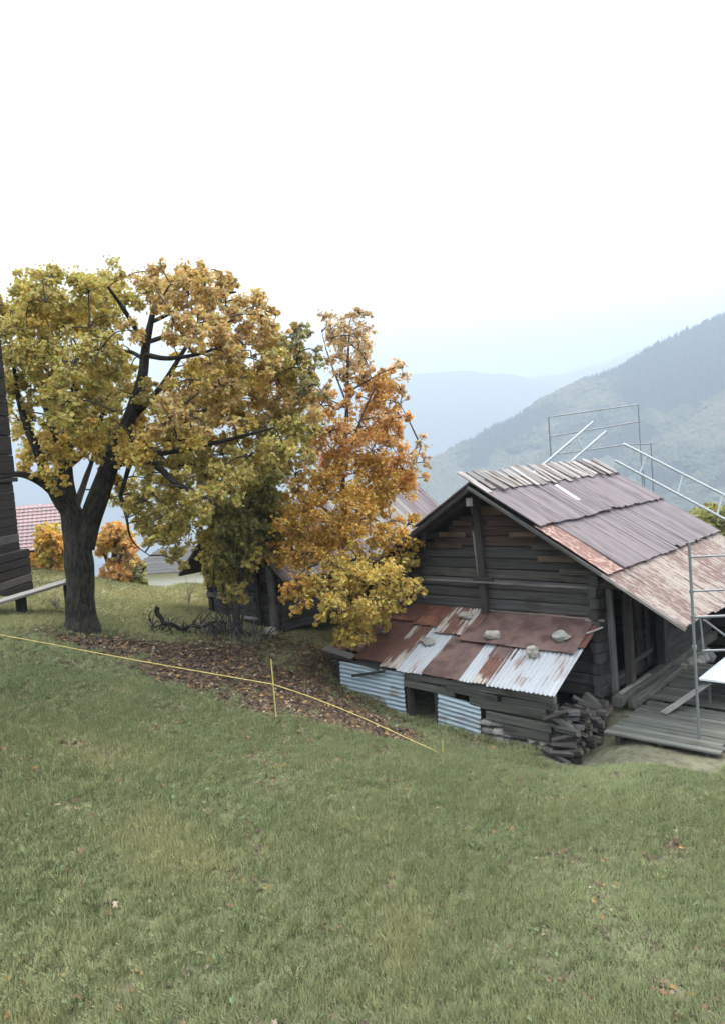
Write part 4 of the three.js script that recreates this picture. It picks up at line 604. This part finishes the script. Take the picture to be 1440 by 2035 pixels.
{ // green bush rising behind the right end of the barn roof
  srand(109); const d = 30, b = at(1420, 1100, d), cl = []; for (let k = 0; k < 22; k++) cl.push([rr(1375, 1475), rr(1018, 1075), rr(18, 26), 'green', 1]);
  tree('green_bush', 'green bush rising behind the right end of the barn roof', 'bush', V(b.x, groundY(b.x, b.z), b.z), [[[1420, 1200, 0.1], [1420, 1100, 0.08], [1425, 1040, 0.03]], [[1420, 1110, 0.05], [1395, 1050, 0.02, 0.4]], [[1420, 1110, 0.05], [1455, 1045, 0.02, -0.4]]], cl, { d, spread: 1, cx: 1420, hw: 60, leaves: 330, size: [0.12, 0.19], bark: M.twig, tint });
}
{ // bare shrubs at the meadow edge
  for (const [px, py, hpx, n, l, s] of [[375, 1205, 60, 9, 'small bare sapling on the meadow before the white house', 301], [112, 1215, 38, 14, 'pale dry bush at the foot of the plank ramp', 303]]) {
    srand(s); const G = onGround(px, py), d = G.clone().sub(V(0, EYE, 0)).dot(CF), t = thing('bare_shrub', l, 'shrub', G), h = hpx / FPX * d;
    const st = obj('stem', limbGeo([V(0, -0.1, 0), V(0.02, h * 0.4, 0), V(0.01, h, 0.02)], [0.016, 0.012, 0.005], 6, 4, 0.03), M.greyWood[0], t);
    for (let k = 0; k < n; k++) { const a = R() * 6.28, y0 = h * rr(0.05, 0.5), l2 = h * rr(0.3, 0.6); obj('branch', limbGeo([V(0.01, y0, 0), V(Math.cos(a) * l2 * 0.4, y0 + l2 * 0.5, Math.sin(a) * l2 * 0.4), V(Math.cos(a) * l2 * 0.6, y0 + l2, Math.sin(a) * l2 * 0.6)], [0.009, 0.006, 0.003], 5, 3, 0.03), M.greyWood[k % 3], t); }
  }
}
// ---------------------------------------------------------------- fallen limb, brushwood, rope fence
{
  srand(111); const P = (px, py, up = 0) => { const g = onGround(px, Math.max(py, 1225)); const d = g.clone().sub(V(0, EYE, 0)).dot(CF); return at(px, py, d).add(V(0, up, 0)); };
  const base = onGround(370, 1258), t = thing('fallen_limb', 'dead dark limb with tangled twigs lying left of the brushwood', 'branch', base), q = p => p.sub(base), d = base.clone().sub(V(0, EYE, 0)).dot(CF), X = (x, y, o = 0) => q(at(x, y - 11, d - 0.25 + o));
  obj('limb', limbGeo([X(314, 1218), X(313, 1230), X(322, 1240), X(326, 1250), X(345, 1253), X(360, 1261), X(385, 1254), X(398, 1258), X(430, 1246), X(452, 1250)], [0.045, 0.065, 0.055, 0.06, 0.05, 0.055, 0.045, 0.045, 0.035, 0.03], 9, 4, 0.14, 4), M.bark, t);
  for (let k = 0; k < 34; k++) { const x = rr(300, 440), y = rr(1246, 1266), a = rr(-30, 30), h = rr(4, 24), o = rr(-0.4, 0.3); obj('branch', limbGeo([X(x, y + 8, o), X(x + a * 0.5, y - h * 0.5, o + rr(-0.1, 0.1)), X(x + a, y - h + rr(0, 8), o + rr(-0.2, 0.2))], [0.018, 0.013, 0.005], 5, 3, 0.1, k), pick([M.bark, M.greyWood[1], M.postWood]), t); }
  obj('stub', limbGeo([X(316, 1236), X(309, 1226), X(311, 1214)], [0.05, 0.03, 0.012], 7, 3, 0.2, 8), M.bark, t);
  for (const [a, b, c] of [[[330, 1250], [308, 1258], [292, 1268]], [[300, 1245], [297, 1235], [303, 1222]], [[385, 1253], [392, 1238], [405, 1222]], [[400, 1250], [412, 1236], [425, 1222]], [[345, 1256], [330, 1266], [318, 1270]]]) obj('branch', limbGeo([X(...a), X(...b, -0.1), X(...c, -0.2)], [0.024, 0.016, 0.007], 6, 4, 0.1, a[0]), M.bark, t);
  const b2 = onGround(465, 1268), pl = thing('brushwood_pile', 'tangled pile of grey brushwood against the log hut', 'brushwood', b2);
  for (let k = 0; k < 70; k++) { const x = rr(-0.7, 0.75), z = rr(-0.35, 0.35), h = rr(0.25, 0.85) * (1 - Math.abs(x) * 0.6), a = rr(-0.5, 0.5); const gy = groundY(b2.x + x, b2.z + z) - b2.y; obj('stick', limbGeo([V(x, gy - 0.05, z), V(x + a * 0.4, gy + h * 0.5, z - 0.12), V(x + a, gy + h, z - rr(0.1, 0.35))], [0.018, 0.014, 0.006], 5, 3, 0.1, k), pick([M.greyWood[1], M.postWood, M.twig, M.darkWood[1]]), pl); }
}
{
  const pts = [at(-110, 1246, 11.6), at(0, 1262, 11.9), at(270, 1312, 12.7), at(543, 1360, 13.4)], pts2 = [pts[3], at(620, 1386, 13.35), at(705, 1420, 13.2), at(880, 1500, 12.9)];
  const tube2 = (p) => new THREE.TubeGeometry(new THREE.CatmullRomCurve3(p), 60, 0.0085, 6);
  const rope = thing('fence_rope', 'yellow fence rope strung across the grass', 'rope'); obj('strand', tube2(pts), M.yellow, rope); obj('strand', tube2(pts2), M.yellow, rope);
  const stake = (b, top, label) => { const s = thing('fence_stake', label, 'stake', V(b.x, groundY(b.x, b.z), b.z), 0, 'stakes of the rope fence'), h = top - s.position.y; obj('rod', new THREE.CylinderGeometry(0.011, 0.014, h + 0.15, 8).translate(0, (h - 0.15) / 2, 0), M.yellow, s); obj('clip', new THREE.TorusGeometry(0.022, 0.007, 6, 10).translate(0, b.y - s.position.y, 0.01), M.yellow, s); };
  stake(pts[3], at(543, 1309, 13.4).y, 'thin yellow fence stake on the leafy slope carrying the rope'); obj('end_rod', tube(V(pts[0].x, groundY(pts[0].x, pts[0].z) - 0.15, pts[0].z), pts[0].clone().add(V(0, 0.2, 0)), 0.012, 8), M.yellow, rope);
  stake(pts2[3], pts2[3].y + 0.25, 'yellow stake standing on the grass in front of the shed');
}
// ---------------------------------------------------------------- grass and fallen leaves
function scatter(name, label, cat, geo, mat, n, box, accept, mk) {
  const ms = [], cs = [], c = new THREE.Color(); for (let i = 0; i < n; i++) { const x = rr(box[0], box[1]), z = rr(box[2], box[3]); if (Math.abs(x / (z - 0.5)) > 0.62 || !accept(x, z)) continue; ms.push(mk(x, groundY(x, z), z, c)); cs.push(c.clone()); }
  const o = new THREE.InstancedMesh(geo, mat, ms.length); ms.forEach((m, i) => { o.setMatrixAt(i, m); o.setColorAt(i, cs[i]); }); o.name = name; o.castShadow = o.receiveShadow = true; scene.add(o); tag(o, label, cat, null, 'stuff'); return o;
}
const inHuts = (x, z) => { const q = V(x, 0, z).sub(V(HO.x, 0, HO.z)), u = q.dot(HU), v = q.dot(HV); return (u > -3.4 && u < 5.6 && v > -1.3 && v < 7) || (u > 2.3 && u < 5.6 && v > -2); };
{
  srand(401); const bl = []; for (let k = 0; k < 9; k++) { const a = R() * 6.28, r = rr(0, 0.05), h = rr(0.5, 1), l = rr(0.2, 0.7), x = Math.cos(a) * r, z = Math.sin(a) * r, dx = Math.cos(a + 0.7) * l * 0.06, dz = Math.sin(a + 0.7) * l * 0.06, w = 0.0045, wx = -Math.sin(a) * w, wz = Math.cos(a) * w; bl.push(x - wx, 0, z - wz, x + wx, 0, z + wz, x + dx * 0.4 + wx * 0.8, h * 0.6, z + dz * 0.4 + wz * 0.8, x - wx, 0, z - wz, x + dx * 0.4 + wx * 0.8, h * 0.6, z + dz * 0.4 + wz * 0.8, x + dx, h, z + dz); }
  const g = new THREE.BufferGeometry(); g.setAttribute('position', new THREE.Float32BufferAttribute(bl, 3)); g.computeVertexNormals();
  const m4 = new THREE.Matrix4(), q = new THREE.Quaternion();
  const mk = (x, y, z, c) => { const n = fbm(x * 0.9, z * 0.9, 6, 3), dry = clamp(sstep(-16.5, -21, z) * 0.75 + (n - 0.5) * 1.5 + (fbm(x * 0.35 + 7, z * 0.35, 12, 3) - 0.5) * 1.2), s = rr(1, 1.6), h = rr(0.05, 0.11) * (0.7 + 0.9 * n); m4.compose(V(x, y - 0.01, z), q.setFromAxisAngle(V(0, 1, 0), R() * 6.28), V(s, h, s)); const k = rr(0.8, 1.25); c.setRGB(lerp(0.215, 0.38, dry) * k, lerp(0.24, 0.35, dry) * k, lerp(0.11, 0.17, dry) * k); return m4.clone(); };
  const ok = (x, z) => !inHuts(x, z) && R() > litter(x, z) * 1.1;
  const gm = std(0xffffff, { roughness: 0.9, side: THREE.DoubleSide });
  scatter('meadow_grass', 'short green meadow grass on the slope in front', 'grass', g, gm, 150000, [-9, 7, -14, -2.6], ok, mk);
  scatter('far_grass', 'paler dry meadow grass farther up behind the big tree', 'grass', g, gm, 90000, [-16, 3, -27.5, -14], ok, mk);
  srand(409); // taller tufts, against the walls and loose in the meadow
  const tg = new THREE.BufferGeometry(); { const p = []; for (let k = 0; k < 16; k++) { const a = R() * 6.28, r = rr(0, 0.035), l = rr(0.1, 0.55), h = rr(0.5, 1), x = Math.cos(a) * r, z = Math.sin(a) * r, w = 0.004, wx = -Math.sin(a) * w, wz = Math.cos(a) * w, mx = x + Math.cos(a) * l * 0.06, mz = z + Math.sin(a) * l * 0.06, ex = x + Math.cos(a) * l * 0.2, ez = z + Math.sin(a) * l * 0.2; p.push(x - wx, 0, z - wz, x + wx, 0, z + wz, mx + wx, h * 0.6, mz + wz, x - wx, 0, z - wz, mx + wx, h * 0.6, mz + wz, mx - wx, h * 0.6, mz - wz, mx - wx, h * 0.6, mz - wz, mx + wx, h * 0.6, mz + wz, ex, h * 0.92, ez); } tg.setAttribute('position', new THREE.Float32BufferAttribute(p, 3)); tg.computeVertexNormals(); }
  const wallD = (x, z) => { const q = V(x, 0, z).sub(V(HO.x, 0, HO.z)), u = q.dot(HU), v = q.dot(HV); return Math.min(Math.hypot(Math.max(0, -3.5 - u, u - 2.5), v + 1.42), Math.hypot(Math.max(0, 3.4 - u, u - 5.5), v + 1.1), Math.hypot(x + 6.75, z + 17) - 0.45); };
  scatter('grass_tufts', 'taller grass tufts along the walls and in the meadow', 'grass', tg, gm, 26000, [-10, 7, -21, -2.6], (x, z) => !inHuts(x, z) && R() < 0.9 * sstep(0.55, 0.1, wallD(x, z)) + 0.1 * sstep(0.5, 0.7, fbm(x * 1.1, z * 1.1, 44, 3)) * (1 - litter(x, z)) + 0.006, (x, y, z, c) => { const s = rr(0.6, 1.1), h = rr(0.09, 0.2); m4.compose(V(x, y - 0.01, z), q.setFromAxisAngle(V(0, 1, 0), R() * 6.28), V(s, h, s)); const d = R(), k = rr(0.7, 1.15); c.setRGB(lerp(0.15, 0.27, d * d) * k, lerp(0.185, 0.26, d * d) * k, lerp(0.075, 0.12, d * d) * k); return m4.clone(); });
  scatter('meadow_weeds', 'flat broad-leaved weeds scattered in the meadow', 'weeds', leafShape, gm, 9000, [-8, 7, -14, -2.6], (x, z) => !inHuts(x, z) && R() < 0.55 * sstep(0.52, 0.66, fbm(x * 0.8 + 30, z * 0.8, 54, 4)) * (1 - litter(x, z)), (x, y, z, c) => { const s = rr(0.04, 0.085); m4.compose(V(x, y + rr(0.03, 0.06), z), q.setFromEuler(new THREE.Euler(-Math.PI / 2 + rr(-0.6, 0.6), rr(-0.6, 0.6), R() * 6.28)), V(s * 0.6, s, s)); const k = rr(0.7, 1.2); c.setRGB(0.1 * k, 0.14 * k, 0.06 * k); return m4.clone(); });
  srand(403); const lm = std(0xffffff, { roughness: 0.95, side: THREE.DoubleSide });
  const lk = (x, y, z, c) => { const s = rr(0.04, 0.11) * (z > -11 ? 0.75 : 1); m4.compose(V(x, y + rr(0.006, 0.05) * rr(0.3, 1), z), q.setFromEuler(new THREE.Euler(-Math.PI / 2 + rr(-0.5, 0.5), rr(-0.5, 0.5), R() * 6.28)), V(s, s, s)); const t = R(), a = t < 0.45 ? [0.078, 0.053, 0.034] : t < 0.84 ? [0.13, 0.078, 0.042] : t < 0.94 ? [0.28, 0.16, 0.055] : [0.3, 0.24, 0.17]; const k = rr(0.7, 1.2); c.setRGB(a[0] * k, a[1] * k, a[2] * k); return m4.clone(); };
  scatter('leaf_litter', 'brown fallen leaves strewn under the trees', 'fallen leaves', leafShape, lm, 60000, [-9, 4, -19.5, -3], (x, z) => !inHuts(x, z) && R() < litter(x, z) ** 1.3 + 0.016 * sstep(0.42, 0.62, fbm(x * 0.6, z * 0.6, 19, 3)) + 0.002, lk);
}
renderer.render(scene, camera);
